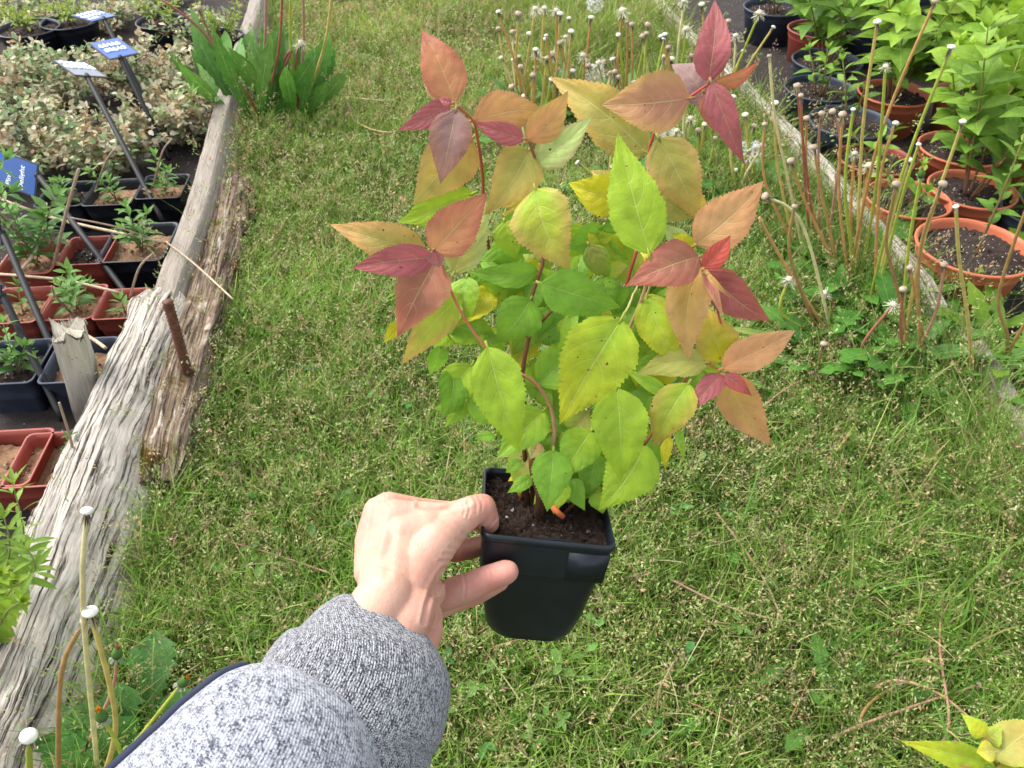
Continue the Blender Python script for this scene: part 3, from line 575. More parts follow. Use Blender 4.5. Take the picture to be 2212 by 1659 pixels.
# ------------------------------------------------------------------ plant labels on black stakes
def sign(corners, d, mat, stem, label, ink, cat='plant label', base=None):
    (ax, ay), (bx, by), _, (dx, dy) = corners; AB = (bx - ax, by - ay); AD = (dx - ax, dy - ay); dot = AB[0] * AD[0] + AB[1] * AD[1]; k = math.sqrt(abs(dot)); kk = k if dot < 0 else -k
    # depth changes along both edges that make the traced parallelogram a true rectangle
    u = d / F; o = C(ax, ay, d); e1 = RT * AB[0] * u - UP * AB[1] * u + FW * k * u * (-1); e2 = RT * AD[0] * u - UP * AD[1] * u + FW * (kk) * u * (-1)
    b0 = P(*stem[-1], .02) if base is None else base; root = thing('plant_label', label, cat, b0, 'plant labels on black stakes'); n = e1.cross(e2).normalized()
    if n.z < 0: n = -n
    def slab(p, a, b_, t, m, nm, par):
        mb = MB(); q = [p, p + a, p + a + b_, p + b_]; vs = [v - n * t for v in q] + q; mb.add(vs, [(0, 1, 2, 3), (7, 6, 5, 4), (0, 4, 5, 1), (1, 5, 6, 2), (2, 6, 7, 3), (3, 7, 4, 0)], (1, 1, 1)); return obj(nm, mb, m, par, False)
    f = slab(o, e1, e2, .003, SIGNF, 'frame', root); face = slab(o + e1 * .03 + e2 * .04 + n * .0012, e1 * .94, e2 * .92, .001, mat, 'face', root)
    nb = n * .0022
    mb = MB(); words = []
    for line in ink:
        if isinstance(line, tuple):
            txt, u0, v0, size, rot = line; cu = bpy.data.curves.new('t', 'FONT'); cu.body = txt; cu.size = 1; cu.shear = .15; cu.offset = .02; to = bpy.data.objects.new('t', cu); COL.objects.link(to)
            me = bpy.data.meshes.new_from_object(to.evaluated_get(bpy.context.evaluated_depsgraph_get())); bpy.data.objects.remove(to)
            X, Y = e1.normalized(), e2.normalized()
            if rot: tx, ty = -Y, -X
            else: tx, ty = X, -Y
            words.append(MB()); words[-1].add([o + e1 * u0 + e2 * v0 + nb + (tx * v.co.x + ty * v.co.y) * size for v in me.vertices], [tuple(p.vertices) for p in me.polygons], (1, 1, 1))
        else:
            pp = [o + e1 * a + e2 * b_ + nb for a, b_ in line]; p_ = smoothpath(pp, 4 * len(pp)); tube(mb, p_, .0036, sides=6)
    for wd in ([mb] if mb.v else []) + words: obj('lettering', wd, WHITE, root, False)
    mb = MB(); cpt = o + e1 * stem_uv[0] + e2 * stem_uv[1] - n * .005; pts = [cpt, cpt.lerp(b0, .02) - n * .002, cpt.lerp(b0, .5), b0]; tube(mb, smoothpath(pts, 12), .0085, sides=8); ball(mb, cpt, .010, (1, 1, 1)); obj('stake', mb, STEMB, root)
    return root
def scrib(u0, v0, n, w_, h, seed):
    r_ = random.Random(seed); out = []
    for i in range(n):
        x = u0 + i * w_; y = v0; s = [(x + r_.uniform(-.3, .3) * w_, y + r_.uniform(-.5, .5) * h) for _ in range(4)]; s.insert(0, (x, y - h * .5)); s.append((x + w_ * .3, y + h * .5)); out.append(s)
    return out
def scribv(u0, v0, n, w_, h, seed): return [[(b_ - v0 + u0, v0 - (a - u0)) for a, b_ in s] for s in scrib(u0, v0, n, w_, h, seed)]
stem_uv = (.98, .5)
sign([(209, 21), (272, 51), (244, 81), (174, 51)], 2.9, SIGNB, [(366, 330)], 'uppermost blue plant label with white handwriting', scribv(.2, .85, 5, .15, .16, 3) + scribv(.5, .9, 6, .14, .2, 4) + scribv(.8, .9, 3, .14, .12, 5), base=P(368, 325, .05))
stem_uv = (.97, .62)
sign([(255, 81), (319, 131), (283, 158), (211, 110)], 2.75, SIGNB, [(366, 340)], 'blue plant label just below the uppermost one, two white lines', scribv(.32, .8, 5, .14, .16, 6) + scribv(.58, .78, 5, .14, .16, 8), base=P(366, 345, .05))
stem_uv = (.97, .6)
sign([(185, 135), (260, 187), (231, 203), (142, 150)], 2.6, SIGNG, [(352, 480)], 'blue plant label painted pale grey for the light it catches, white smudged writing', scribv(.2, .85, 5, .17, .14, 9) + scribv(.42, .85, 6, .15, .2, 12), base=P(352, 478, .07))  # light caught by this blue label is put into its grey face colour
stem_uv = (.97, .35)
sign([(-8, 322), (97, 361), (77, 421), (-28, 388)], 2.25, SIGNB, [(290, 655)], 'large blue plant label lettered Delight at the left edge', [('Delight', .70, .93, .024, True), ('Pink', .40, .93, .024, True)], base=P(292, 660, .07))
stem_uv = (.97, .6)
sign([(-70, 430), (20, 480), (2, 530), (-85, 480)], 1.95, SIGNG, [(140, 800)], 'pale label half out of the picture below the lettered one', [], base=P(140, 812, .07))
sign([(-80, 570), (17, 618), (-2, 650), (-95, 610)], 1.75, SIGNG, [(137, 904)], 'pale label corner at the left edge above the pot of sand', [], base=P(137, 908, .05))

# ------------------------------------------------------------------ right bed: round pots with shrubs
def shrub_in(root, at, r, n, h, lean=(0, 0), L=.055, W=.026, seed=0, bright=.5, spread=.11):
    sm, fm = MB(), MB(); random.seed(seed + 100)
    c1, c2 = S(72, 128, 48, .8), mixc(S(110, 160, 55, .8), S(182, 215, 70, .85), bright)
    for i in range(n):
        a = i * 2.4 + random.uniform(-.4, .4); q = spread * random.uniform(.3, 1.1) if n > 1 else .01; hh = h * random.uniform(.65, 1.05)
        o = at + Vector((.012 * math.cos(a), .012 * math.sin(a), -.005))
        leafy_stem(sm, fm, [o, o + Vector((q * .5 * math.cos(a) + lean[0] * .4, q * .5 * math.sin(a) + lean[1] * .4, hh * .55)), o + Vector((q * math.cos(a) + lean[0], q * math.sin(a) + lean[1], hh))], .0042, S(120, 82, 66), S(150, 150, 80), L, W, c1, c2, .036, .26, 'ovate', tilt=.55, droop=.3, size=lambda u: .55 + .6 * math.sin(min(1, u) * 2.6))
    obj('stem', sm, BARK, root); obj('foliage', fm, LEAF, root)
RG = 'round nursery pots in the right bed'
for k, (x, y, w_, m_, h, lab, n, hh, br) in enumerate([
    (2105, 532, 240, TERRA, .17, 'wide terracotta pot with one bare stem, nearest on the right', 1, .42, .3),
    (1962, 428, 178, TERRA, .16, 'terracotta pot of dark compost left of the nearest wide pot', 3, .12, .4),
    (2100, 408, 180, TERRA, .16, 'terracotta pot directly behind the nearest wide one', 5, .40, .5),
    (2076, 320, 175, TERRA, .16, 'terracotta pot in the middle of the right bed under pale leaves', 7, .36, .7),
    (1892, 342, 158, REDP, .15, 'brown-red round pot with small weeds behind the dandelion stalks', 3, .12, .4),
    (1838, 262, 176, BLUEP, .17, 'large dusty black pot third back along the right board', 2, .24, .3),
    (1772, 190, 152, BLUEP, .17, 'dusty black pot second back along the right board', 3, .22, .3),
    (1787, 130, 148, BLUEP, .16, 'dusty black pot below the red pot at the back', 5, .30, .4),
    (1764, 62, 122, REDP, .16, 'red round pot at the back of the right bed', 5, .24, .5),
    (1932, 200, 152, TERRA, .16, 'orange terracotta pot between the black pots and the shrubs', 8, .34, .6),
    (2102, 205, 158, TERRA, .16, 'orange terracotta pot hidden under bright leaves at the right', 8, .34, .9),
    (2246, 300, 165, TERRA, .16, 'terracotta pot cut by the right edge of the picture', 8, .36, .8),
    (2245, 455, 152, BLUEP, .15, 'dusty black pot cut by the right edge beside the widest pot', 2, .12, .4),
    (1672, 15, 130, BLUEP, .17, 'black tub at the top of the right bed', 4, .20, .5),
    (1890, 60, 140, BLUEP, .16, 'black pot under dense green shrub at the top right', 9, .32, .4),
    (2040, 70, 140, BLUEP, .16, 'black pot under the brightest yellow-green shrub', 9, .34, 1.0),
    (2190, 120, 150, BLUEP, .16, 'black pot in the top right corner under leaves', 9, .34, .8),
    (1960, -30, 140, BLUEP, .16, 'black pot beyond the shrubs at the top', 8, .30, .6),
    (2120, -40, 140, BLUEP, .16, 'black pot beyond the bright shrubs at the far top right', 8, .30, .9)]):
    root, at, r = round_pot(x, y, w_, m_, h, lab, 'potted shrub', SOIL, 'potted_shrub', None, RG)
    shrub_in(root, at, r, n, hh * (1.25 if n > 4 else 1), seed=k, bright=br, L=.096 if n > 4 else .05, W=.054 if n > 4 else .024, spread=.19 if n > 4 else .06, lean=(0, -.02) if n > 4 else (-.03, 0))
random.seed(5)

# ------------------------------------------------------------------ dandelions
YG, YE, OR, PK, RD, BR_, PL = S(178, 190, 78, .9), S(208, 188, 108, .9), S(205, 158, 98, .9), S(196, 146, 126, .8), S(178, 112, 92, .8), S(176, 140, 88, .85), S(222, 212, 155, .95)
def head(par, p, r, T_, kind):
    mb = MB(); T_ = T_.normalized(); s1 = T_.cross(Vector((.2, .9, .1))).normalized(); s2 = T_.cross(s1); vs = []; fs = []; cs = []
    if kind in ('w', 't', 'f', 'g'):
        cap = {'w': S(240, 238, 225), 't': S(190, 170, 150), 'f': S(225, 215, 190), 'g': S(225, 228, 200)}[kind]; sq = .58 if kind in 'wg' else .75
        for i in range(7):
            th = math.pi * i / 6
            for k in range(12):
                a = 2 * math.pi * k / 12; q = r * (1 + (.0 if kind == 'w' else random.uniform(-.12, .12))); vs.append(p + T_ * (q * sq * math.cos(th) + r * .35) + (s1 * math.cos(a) + s2 * math.sin(a)) * q * math.sin(th)); cs.append(jit(cap, .06) if i < 4 else S(170, 165, 130))
        for i in range(6):
            for k in range(12): k2 = (k + 1) % 12; fs.append((i * 12 + k, i * 12 + k2, (i + 1) * 12 + k2, (i + 1) * 12 + k))
        mb.add(vs, fs, cs)
        for k in range(18):                                        # drooping dry bracts
            a = random.uniform(0, 6.28); d = s1 * math.cos(a) + s2 * math.sin(a); b = p + d * r * .35 - T_ * r * .2; e = b + d * r * random.uniform(.3, .9) - T_ * r * random.uniform(1.2, 3.0); q = d.cross(T_) * r * .14
            c = random.choice([S(70, 62, 60), S(110, 100, 85), S(185, 178, 150)]); mb.add([b - q, b + q, e], [(0, 1, 2)], c)
    if kind == 'f':                                                # tufts of clinging seeds
        for k in range(60):
            d = (rnd_dir(-.5) + T_ * -.2).normalized(); b = p + d * r * .6; e = p + d * r * random.uniform(1.6, 2.9) - Vector((0, 0, r * .6)); q = rnd_dir().cross(d).normalized() * r * .06; mb.add([b - q * .4, b + q * .4, e + q, e - q], [(0, 1, 2, 3)], jit(S(235, 230, 205), .1))
    if kind == 'c':                                                # whole seed clock
        for k in range(150):
            d = rnd_dir(); q = d.cross(rnd_dir()).normalized(); e = p + d * r * 2.6; mb.add([p - q * .0003, p + q * .0003, e], [(0, 1, 2)], S(200, 195, 180))
            for j in range(7): f_ = (d * .35 + rnd_dir()).normalized(); z_ = f_.cross(d).normalized() * r * .05; mb.add([e - z_, e + z_, e + f_ * r * .75], [(0, 1, 2)], S(240, 240, 240))
        ball(mb, p, r * .5, S(160, 140, 110))
    if kind in 'bo':                                               # closed bud, green or with a withered orange tuft
        for i in range(6):
            t = i / 5; rr_ = r * [.75, 1.05, 1.1, .95, .75, .5][i]
            for k in range(12): a = 2 * math.pi * k / 12; vs.append(p + T_ * (r * 2.9 * t - r * .2) + (s1 * math.cos(a) + s2 * math.sin(a)) * rr_ * (1 + .07 * (k % 2))); cs.append(jit(mixc(S(70, 88, 60), S(95, 135, 62), t), .08))
        for i in range(5):
            for k in range(12): k2 = (k + 1) % 12; fs.append((i * 12 + k, i * 12 + k2, (i + 1) * 12 + k2, (i + 1) * 12 + k))
        mb.add(vs, fs, cs)
        for k in range(26): a = random.uniform(0, 6.28); d = s1 * math.cos(a) + s2 * math.sin(a); b = p + T_ * r * 2.5 + d * r * random.uniform(0, .4); e = b + T_ * r * random.uniform(.4, 1.3) + d * r * random.uniform(0, .5); q = d.cross(T_) * r * .13; mb.add([b - q, b + q, e + q * .6, e - q * .6], [(0, 1, 2, 3)], jit(S(205, 140, 50) if kind == 'o' else S(190, 120, 100), .2))
        for k in range(12): a = random.uniform(0, 6.28); d = s1 * math.cos(a) + s2 * math.sin(a); b = p + d * r * .7 - T_ * r * .1; e = b + d * r * .7 - T_ * r * .9; q = d.cross(T_) * r * .2; mb.add([b - q, b + q, e + q, e - q], [(0, 1, 2, 3)], S(140, 150, 125))
    obj('seed_head' if kind not in 'bo' else 'flower_bud', mb, SEEDM, par)
def stalk(par, pts, r, col, kind, hr=.0075, col2=None):
    mb = MB(); p_ = smoothpath(pts, 16); tube(mb, p_, [r * (1.15 - .3 * i / (len(p_) - 1)) for i in range(len(p_))], jit(mixc(col, BR_, .1), .1), jit(col2 or col, .08), 8); o = obj('flower_stalk', mb, STALK, par)
    if kind: head(o, p_[-1], hr, p_[-1] - p_[-2], kind)
def rosette(root, b0, n, L, W, c1, c2, up=.5, wild=.3, az=None, arc=6.28):
    for i in range(n):
        a = (az if az is not None else 0) + (arc * (i / max(1, n - 1) - .5) if az is not None else arc * i / n + random.uniform(-.3, .3)); d = Vector((math.cos(a), math.sin(a), up * random.uniform(.5, 1.4))).normalized(); mb = MB()
        k = random.uniform(.7, 1.1); c = jit(c1); leaf(mb, b0 + d * .01, d, (Vector((0, 0, 1)) + rnd_dir() * wild).normalized(), L * k, W * k, c, mixc(c, jit(c2), .7), random.uniform(.25, .6), .22, 18, 'dandelion', .42 if random.random() < .7 else .12, .05); obj('leaf', mb, LEAF, root)
DG1, DG2 = S(62, 118, 45, .85), S(105, 160, 60, .85)
def dandelion(base, label, stalks, nleaf=5, L=.13, W=.030, up=1.15, lean=0, r=.0037, cat='dandelion', c1=DG1, c2=DG2, bz=0.0):
    """stalks: (head px, py, colour, kind[, via points...]); heads stand in the vertical plane through the base"""
    b0 = P(*base, bz); root = thing('dandelion', label, cat, b0, 'dandelions gone to seed')
    for s_ in stalks:
        hx, hy, col, kind = s_[:4]; via = s_[4:]; y0 = b0.y + random.uniform(-.05, .05); dz = lean
        o = b0 + Vector((random.uniform(-.02, .02), random.uniform(-.02, .02), 0)); top = PY(hx, hy, y0 - dz)
        if via: mids = [PY(vx, vy, y0 - dz * .5) for vx, vy in reversed(via)]
        else: mids = [o.lerp(top, .5) + Vector((random.uniform(-.02, .02), random.uniform(-.015, .015), 0))]
        stalk(root, [o] + mids + [top], r, col, kind, hr=random.uniform(.0078, .0095) * random.uniform(.75, 1.1) * (depth(top) / 1.8) ** .7)
    rosette(root, b0, nleaf + 5, L * 1.55, W * 1.6, c1, c2, up); return root
# right-hand clump, traced stalk by stalk
dandelion((1845, 640), 'tall dandelion with five white heads at the heart of the right clump', [(1895, 50, YE, 'w', (1862, 300)), (2019, 5, OR, 't', (1896, 312)), (1843, 238, YG, 'w', (1826, 420)), (1820, 250, OR, 't', (1813, 430)), (1913, 145, YG, 'f', (1891, 415))], 6, .16)
dandelion((1880, 690), 'dandelion with two lime stalks crossing in front of the terracotta pots', [(2054, 105, YG, 'w', (1971, 312), (1925, 460)), (1984, 314, YG, 'w', (1945, 440)), (1963, 348, YE, 'w', (1925, 480)), (1934, 268, OR, 'w', (1900, 400))], 6, .15)
dandelion((1940, 790), 'dandelion with one long straight stalk before the twiggy pot', [(2079, 265, YE, 'w', (1990, 540)), (1989, 382, YG, 'b', (1960, 560)), (2039, 573, PK, 't', (2021, 677), (1965, 790))], 7, .15)
dandelion((1765, 560), 'dandelion with red stalks bent in front of the first black pot', [(1722, 187, RD, 't', (1734, 300)), (1730, 208, RD, 't', (1738, 380)), (1742, 258, OR, 't', (1745, 400)), (1775, 248, PK, 't', (1768, 330)), (1799, 243, PK, 't', (1815, 330))], 4, .12)
dandelion((1830, 630), 'dandelion with spreading orange stalks left of the brown-red pot', [(1759, 320, OR, 't', (1775, 420)), (1846, 333, OR, 'f', (1838, 460)), (1877, 360, OR, 'f', (1860, 470)), (1709, 350, OR, 't', (1745, 450))], 5, .13)
dandelion((1735, 575), 'pale yellow dandelion stalk leaning on the right edging board', [(1662, 123, PL, 't', (1675, 260), (1705, 400)), (1674, 225, YE, 'w', (1680, 360)), (1652, 270, OR, 't', (1655, 400))], 4, .12)
dandelion((2100, 850), 'dandelion with a single thick stalk before the widest pot', [(2065, 448, YE, 'w', (2072, 560), (2092, 700))], 6, .15)
dandelion((1975, 815), 'dandelion with wavy reddish stalks at the foot of the white board', [(1965, 580, OR, 't', (1990, 700), (1992, 760)), (1951, 627, RD, 't', (1946, 720)), (1936, 400, BR_, 't', (1914, 515), (1926, 578), (1950, 680)), (2036, 400, BR_, 't', (1985, 560))], 6, .15)
dandelion((1894, 820), 'dandelion with one low curling red stalk and frayed head', [(1929, 660, RD, 'f', (1868, 735), (1866, 770))], 5, .13)
dandelion((2160, 825), 'dandelion with thick brown stalks beside the widest pot at the right', [(2262, 330, BR_, 't', (2159, 627), (2176, 727)), (2250, 640, BR_, 't', (2190, 740)), (2245, 745, PK, 't', (2180, 800))], 7, .17, c1=S(90, 140, 40, .85), c2=S(150, 180, 50, .85))
dandelion((1785, 740), 'dandelion with a long bare stalk leaning left over the lawn', [(1640, 470, OR, None, (1700, 580)), (1655, 425, PL, 't', (1735, 490)), (1704, 605, YG, 'f', (1690, 680)), (1716, 448, BR_, 't', (1708, 560)), (1781, 635, RD, 'f', (1800, 660))], 5, .14)
dandelion((1778, 805), 'short dandelion with one withered head low in the lawn', [(1779, 745, PK, 't', (1768, 790))], 5, .12)
# clump above the held plant, short pale stalks in rows
hs_ = [(1077, 27), (1077, 64), (1157, 21), (1176, 19), (1202, 24), (1210, 32), (1144, 75), (1180, 78), (1222, 82), (1234, 70), (1111, 95), (1083, 126), (1111, 130), (1122, 124), (1204, 152), (1237, 155), (1131, 184), (1177, 164), (1277, 40), (1336, 77), (1260, 122), (1293, 137), (1324, 130), (1388, 80), (1428, 80), (1478, 5), (1483, 65), (1516, 12), (1492, 257), (1522, 270), (1583, 212), (1587, 370), (1634, 319), (1428, 365), (1324, 362), (1249, 352), (1322, 320), (1606, 112), (1345, 25), (1370, 180), (1400, 215), (1290, 210), (1450, 130), (1560, 150), (1545, 300), (1610, 250), (1670, 60), (1640, 30)]
cl = ['by the bent brown twig', 'with the most upright heads', 'behind the tallest red leaf', 'nearest the lawn', 'just above the olive leaf', 'under the crimson leaf', 'beside the white board top', 'at the top edge', 'left of the seed clocks', 'with pale lime stalks', 'half hidden by the green leaf tips', 'with greying heads']
bases = [(1128, 262), (1196, 262), (1244, 270), (1302, 285), (1352, 262), (1150, 330), (1400, 285), (1462, 275), (1500, 400), (1600, 440), (1340, 440), (1560, 250)]
asg = {i: [] for i in range(len(bases))}
for h_ in hs_:
    k = min(range(len(bases)), key=lambda i: (abs(bases[i][0] - h_[0]) + .7 * abs(bases[i][1] - h_[1] - 115) + (1000 if bases[i][1] < h_[1] + 45 else 0))); asg[k].append(h_)
for i, bs in enumerate(bases):
    st = [(x, y, random.choice([YG, YE, PL, YE, OR]), random.choice('wftgwf')) for x, y in asg[i]]
    st += [(bs[0] + random.uniform(-50, 50), bs[1] - random.uniform(110, 240), random.choice([YG, YE, PL, OR]), random.choice('wttf')) for _ in range(max(3, 7 - len(st)))]
    dandelion(bs, 'dandelion in the pale clump above the held plant, ' + cl[i], st, 5, .12, .026, 1.6, r=.0046)
for x, y, lab in [(1285, 8, 'white dandelion seed clock at the very top of the picture'), (1287, 160, 'white seed clock left of the brown-rose leaf'), (1440, 272, 'seed clock showing under the brown-rose leaf'), (1620, 328, 'open seed clock right of the long crimson leaf')]:
    b0 = P(x + 8, y + 110, 0); root = thing('dandelion', lab, 'dandelion', b0, 'dandelions gone to seed'); top = PY(x, y, b0.y); stalk(root, [b0, b0.lerp(top, .5) + Vector((.01, 0, 0)), top], .0035, YG, 'c', .013)
# upper left clump of long upright leaves
def upright(base, label, n, L, W, heads, az=1.57):
    b0 = P(*base, 0); root = thing('dandelion', label, 'dandelion', b0, 'dandelions gone to seed')
    for i in range(n):
        a = 2 * math.pi * i / n; sp_ = random.uniform(.35, 1.15); d = Vector((sp_ * math.cos(a), sp_ * .8 * math.sin(a), 1)).normalized(); mb = MB(); k = random.uniform(.75, 1.1); c = jit(S(62, 114, 42, .75), .25); leaf(mb, b0 + Vector((.03 * math.cos(a), .03 * math.sin(a), 0)), d, Vector((math.cos(a) * .3, -1, .5)).normalized(), L * k, W * k, c, jit(S(104, 154, 60, .8), .2), random.uniform(.1, .7), .2, 18, 'dandelion', random.choice([.10, .35]), .07); obj('leaf', mb, LEAF, root)
    for h_ in heads:
        top = PY(h_[0], h_[1], b0.y - .05); via = [PY(a, b_, b0.y - .03) for a, b_ in reversed(h_[4:])] or [b0.lerp(top, .5)]; stalk(root, [b0] + via + [top], .0048, h_[2], h_[3], .013)
upright((560, 275), 'large dandelion of long upright leaves beside the grey board, arching red stalks', 20, .36, .06, [(350, 0, RD, None, (430, 60), (500, 150), (545, 220)), (610, -20, RD, None, (600, 120)), (575, -20, PK, None, (572, 100))])
upright((645, 262), 'leafy dandelion right of the upright one, broad leaves and pink stalks', 17, .29, .066, [(650, 95, RD, 'f', (640, 130)), (655, -20, PK, None, (655, 110)), (628, -30, YG, 't', (628, 100)), (588, 200, RD, 'f', (630, 110), (610, 150)), (718, -30, YE, None, (700, 100))])
upright((515, 235), 'dark green clump of leaves hanging over the grey board end', 10, .28, .055, [(430, 20, PK, 't', (480, 140))])
def lying(pts, r, col, kind, label, z=.05, hr=.006, name='fallen_stalk', cat='flower stalk'):
    pp = [P(a, b_, z if 0 < i < len(pts) - 1 else z * .6) for i, (a, b_) in enumerate(pts)]; root = thing(name, label, cat, pp[0]); stalk(root, pp, r * .95, col, kind, hr)
lying([(735, 208), (790, 214), (835, 217), (862, 210)], .0028, S(200, 170, 130), 't', 'bare fallen stalk on the lawn beside the leafy clump')
lying([(770, 264), (805, 280), (845, 286), (868, 277)], .0028, S(205, 175, 125), 't', 'curved fallen stalk on the lawn just left of the crimson leaf tip')
lying([(1885, 1490), (1935, 1470), (2030, 1500), (2150, 1600)], .0026, S(205, 165, 130), None, 'long arching tan stalk at the lower right')
lying([(1800, 1597), (1850, 1570), (1990, 1520), (2112, 1480)], .0026, PK, 't', 'pink stalk lying across the tan one at the lower right')
lying([(2012, 1640), (2050, 1560), (2030, 1400), (2038, 1285)], .0024, PK, 'f', 'upright pinkish stalk with a fluffy head at the lower right')
lying([(2003, 895), (2022, 910), (2020, 1000), (1985, 1140)], .0024, PK, 't', 'pink stalk hooked over in the grass below the right clump')
lying([(1645, 882), (1690, 845), (1740, 818), (1800, 808)], .0022, PK, None, 'thin pink stalk arching beside the orange leaf')
lying([(1765, 1010), (1810, 970), (1838, 930), (1855, 902)], .0022, YE, 'w', 'short yellow stalk with white head right of the orange leaf')
lying([(1815, 1290), (1818, 1217)], .0018, RD, 'w', 'tiny white head alone in the lawn below the pot')
lying([(1840, 1620), (1870, 1530), (1940, 1478)], .0028, BR_, 'w', 'brown bent stalk with cream head at the lower right')
lying([(1960, 1680), (1930, 1640), (1888, 1614)], .0026, YG, 'w', 'green stalk with cream head at the bottom right')
for pts, r, lab in [([(1455, 1255), (1570, 1310), (1690, 1342)], .0022, 'thin pinkish twig lying right of the pot'), ([(1548, 1108), (1610, 1190), (1655, 1260), (1690, 1340)], .0022, 'grey twig meeting the pinkish one right of the pot'), ([(500, 1172), (600, 1200), (712, 1238)], .0018, 'dark thin twig in the grass left of the hand'), ([(1420, 1540), (1425, 1490), (1455, 1430)], .0015, 'thin brown twig below the pot'), ([(545, 400), (548, 440), (545, 520)], .0012, 'dry straw upright beside the grey board')]:
    pp = [P(a, b_, .035) for a, b_ in pts]; mb = MB(); tube(mb, smoothpath(pp, 14), r, S(150, 115, 100), S(185, 155, 130), 6); tag(obj('dry_twig', mb, BARK, org=pp[0]), lab, 'twig')
# bottom left, close to the camera
def near(base, label, stalks, leaves):
    b0 = P(*base, 0); root = thing('dandelion', label, 'dandelion', b0, 'dandelions gone to seed')
    for hx, hy, d, col, kind, hr, r, *via in stalks:
        top = C(hx, hy, d); mids = [C(a, b_, dd) for a, b_, dd in reversed(via)] or [b0.lerp(top, .5)]; stalk(root, [b0] + mids + [top], r, col, kind, hr)
    for bx, by, tx, ty, W_ in leaves:
        mb = MB(); p0 = P(bx, by, .02); p1 = P(tx, ty, .10); leaf(mb, p0, p1 - p0, Vector((.1, -.2, 1)).normalized(), (p1 - p0).length, W_, jit(S(66, 120, 48, .85), .05), jit(S(85, 140, 60, .85), .05), .18, .18, 20, 'dandelion', .32, .03); obj('leaf', mb, LEAF, root)
near((215, 1700), 'dandelion with two tall stalks and a round white head over the thick board', [(188, 1108, .88, PL, 'w', .0075, .0034, (180, 1320, .93)), (196, 1326, .93, YE, 'w', .0095, .0036, (250, 1560, 1.03)), (392, 1478, 1.05, YG, 'o', .0062, .0028), (222, 1552, .98, YG, 'o', .0068, .0028, (262, 1640, 1.05))], [(330, 1590, 322, 1362, .085), (250, 1700, 150, 1530, .11), (300, 1680, 225, 1560, .08), (400, 1640, 385, 1490, .07), (270, 1660, 250, 1480, .07), (180, 1720, 205, 1590, .09)])
near((130, 1720), 'brown dandelion stalk bent behind the round white head', [(182, 1345, .98, BR_, 't', .006, .0034, (135, 1440, 1.0), (126, 1600, 1.05)), (252, 1418, 1.08, PK, 'b', .0068, .0026, (235, 1510, 1.12))], [(60, 1690, -10, 1450, .16), (20, 1740, 75, 1500, .15), (120, 1720, 120, 1590, .12)])
near((66, 1760), 'short dandelion with ribbed white head in the bottom left corner', [(62, 1592, .95, YG, 'w', .0105, .0045)], [(130, 1740, 150, 1600, .10), (-30, 1740, -60, 1560, .11)])
# weeds in the lawn
for k, (x, y, n, L, lab) in enumerate([(975, 1440, 6, .075, 'small toothed dandelion rosette beside the grey cuff'), (1830, 1400, 5, .08, 'dandelion rosette in the lawn, lower right'), (1860, 730, 6, .13, 'broad leaf rosette under the right clump'), (1960, 690, 6, .14, 'dandelion leaves hiding the end of the white board'), (2080, 740, 7, .16, 'light green jagged leaves in front of the widest pot'), (2130, 640, 6, .18, 'tall jagged leaf rising against the widest pot'), (1700, 880, 5, .08, 'low leaves at the edge of the right clump'), (1560, 1000, 4, .05, 'small round weed right of the orange leaf'), (1700, 1010, 5, .06, 'patch of small weed leaves right of the held plant'), (1850, 920, 5, .07, 'dark rosette below the right clump'), (745, 690, 4, .04, 'small weed in the lawn left of the held plant'), (440, 900, 6, .05, 'light green chickweed beside the rotten board'), (1240, 880, 4, .06, 'weed leaves behind the held plant'), (1980, 1560, 6, .09, 'toothed rosette under the crossing stalks'), (1960, 980, 4, .06, 'round leaved weed by the hooked stalk'), (1780, 1540, 5, .09, 'long leaved weed at the lower right'), (1690, 760, 5, .10, 'leaves at the left edge of the right clump'), (2180, 760, 6, .15, 'yellow-green jagged leaves at the right edge'), (1500, 470, 5, .09, 'grassy leaves behind the crimson leaf'), (2190, 930, 5, .12, 'pointed weed leaves over the grey board at the right'), (1620, 1140, 5, .06, 'weed rosette right of the pot rim in the open lawn'), (1930, 1120, 6, .08, 'grey-green rosette below the short yellow stalk'), (2070, 1230, 6, .09, 'rosette in the rough grass at the right, mid height'), (1720, 1420, 5, .07, 'small rosette below the end of the pinkish twig'), (2110, 1400, 6, .10, 'leafy rosette at the right edge above the crossing stalks'), (1420, 1600, 5, .06, 'small rosette at the bottom of the lawn'), (2010, 830, 7, .15, 'broad leaves at the foot of the wavy reddish stalks'), (1900, 800, 7, .15, 'dark broad leaves at the front of the right clump'), (1640, 640, 6, .10, 'leaves at the back of the right clump beside the board'), (1120, 1500, 4, .05, 'tiny weed right of the cuff')]):
    b0 = P(x, y, 0); root = thing('lawn_weed', lab, 'weed', b0, 'broad leaved weeds'); br = k in (4, 5, 17, 19); rosette(root, b0, n, L * 1.25, L * 1.2 * (.38 if L < .07 else .27), S(96, 150, 48, .85) if br else DG1, S(150, 190, 60, .85) if br else DG2, .55 if y > 900 else 1.3)
b0 = P(1875, 905, 0); root = thing('red_leaf_weed', 'pinkish red withered leaf by the grey board', 'weed', b0 + Vector((.12, 0, .02))); mb = MB(); p0 = P(2088, 868, .04); p1 = P(2025, 893, .05); leaf(mb, p0, p1 - p0, Vector((0, -.4, 1)).normalized(), (p1 - p0).length, .035, S(200, 150, 90), S(205, 105, 95), .1, .2, 14, 'dandelion', .4); obj('leaf', mb, LEAF, root)
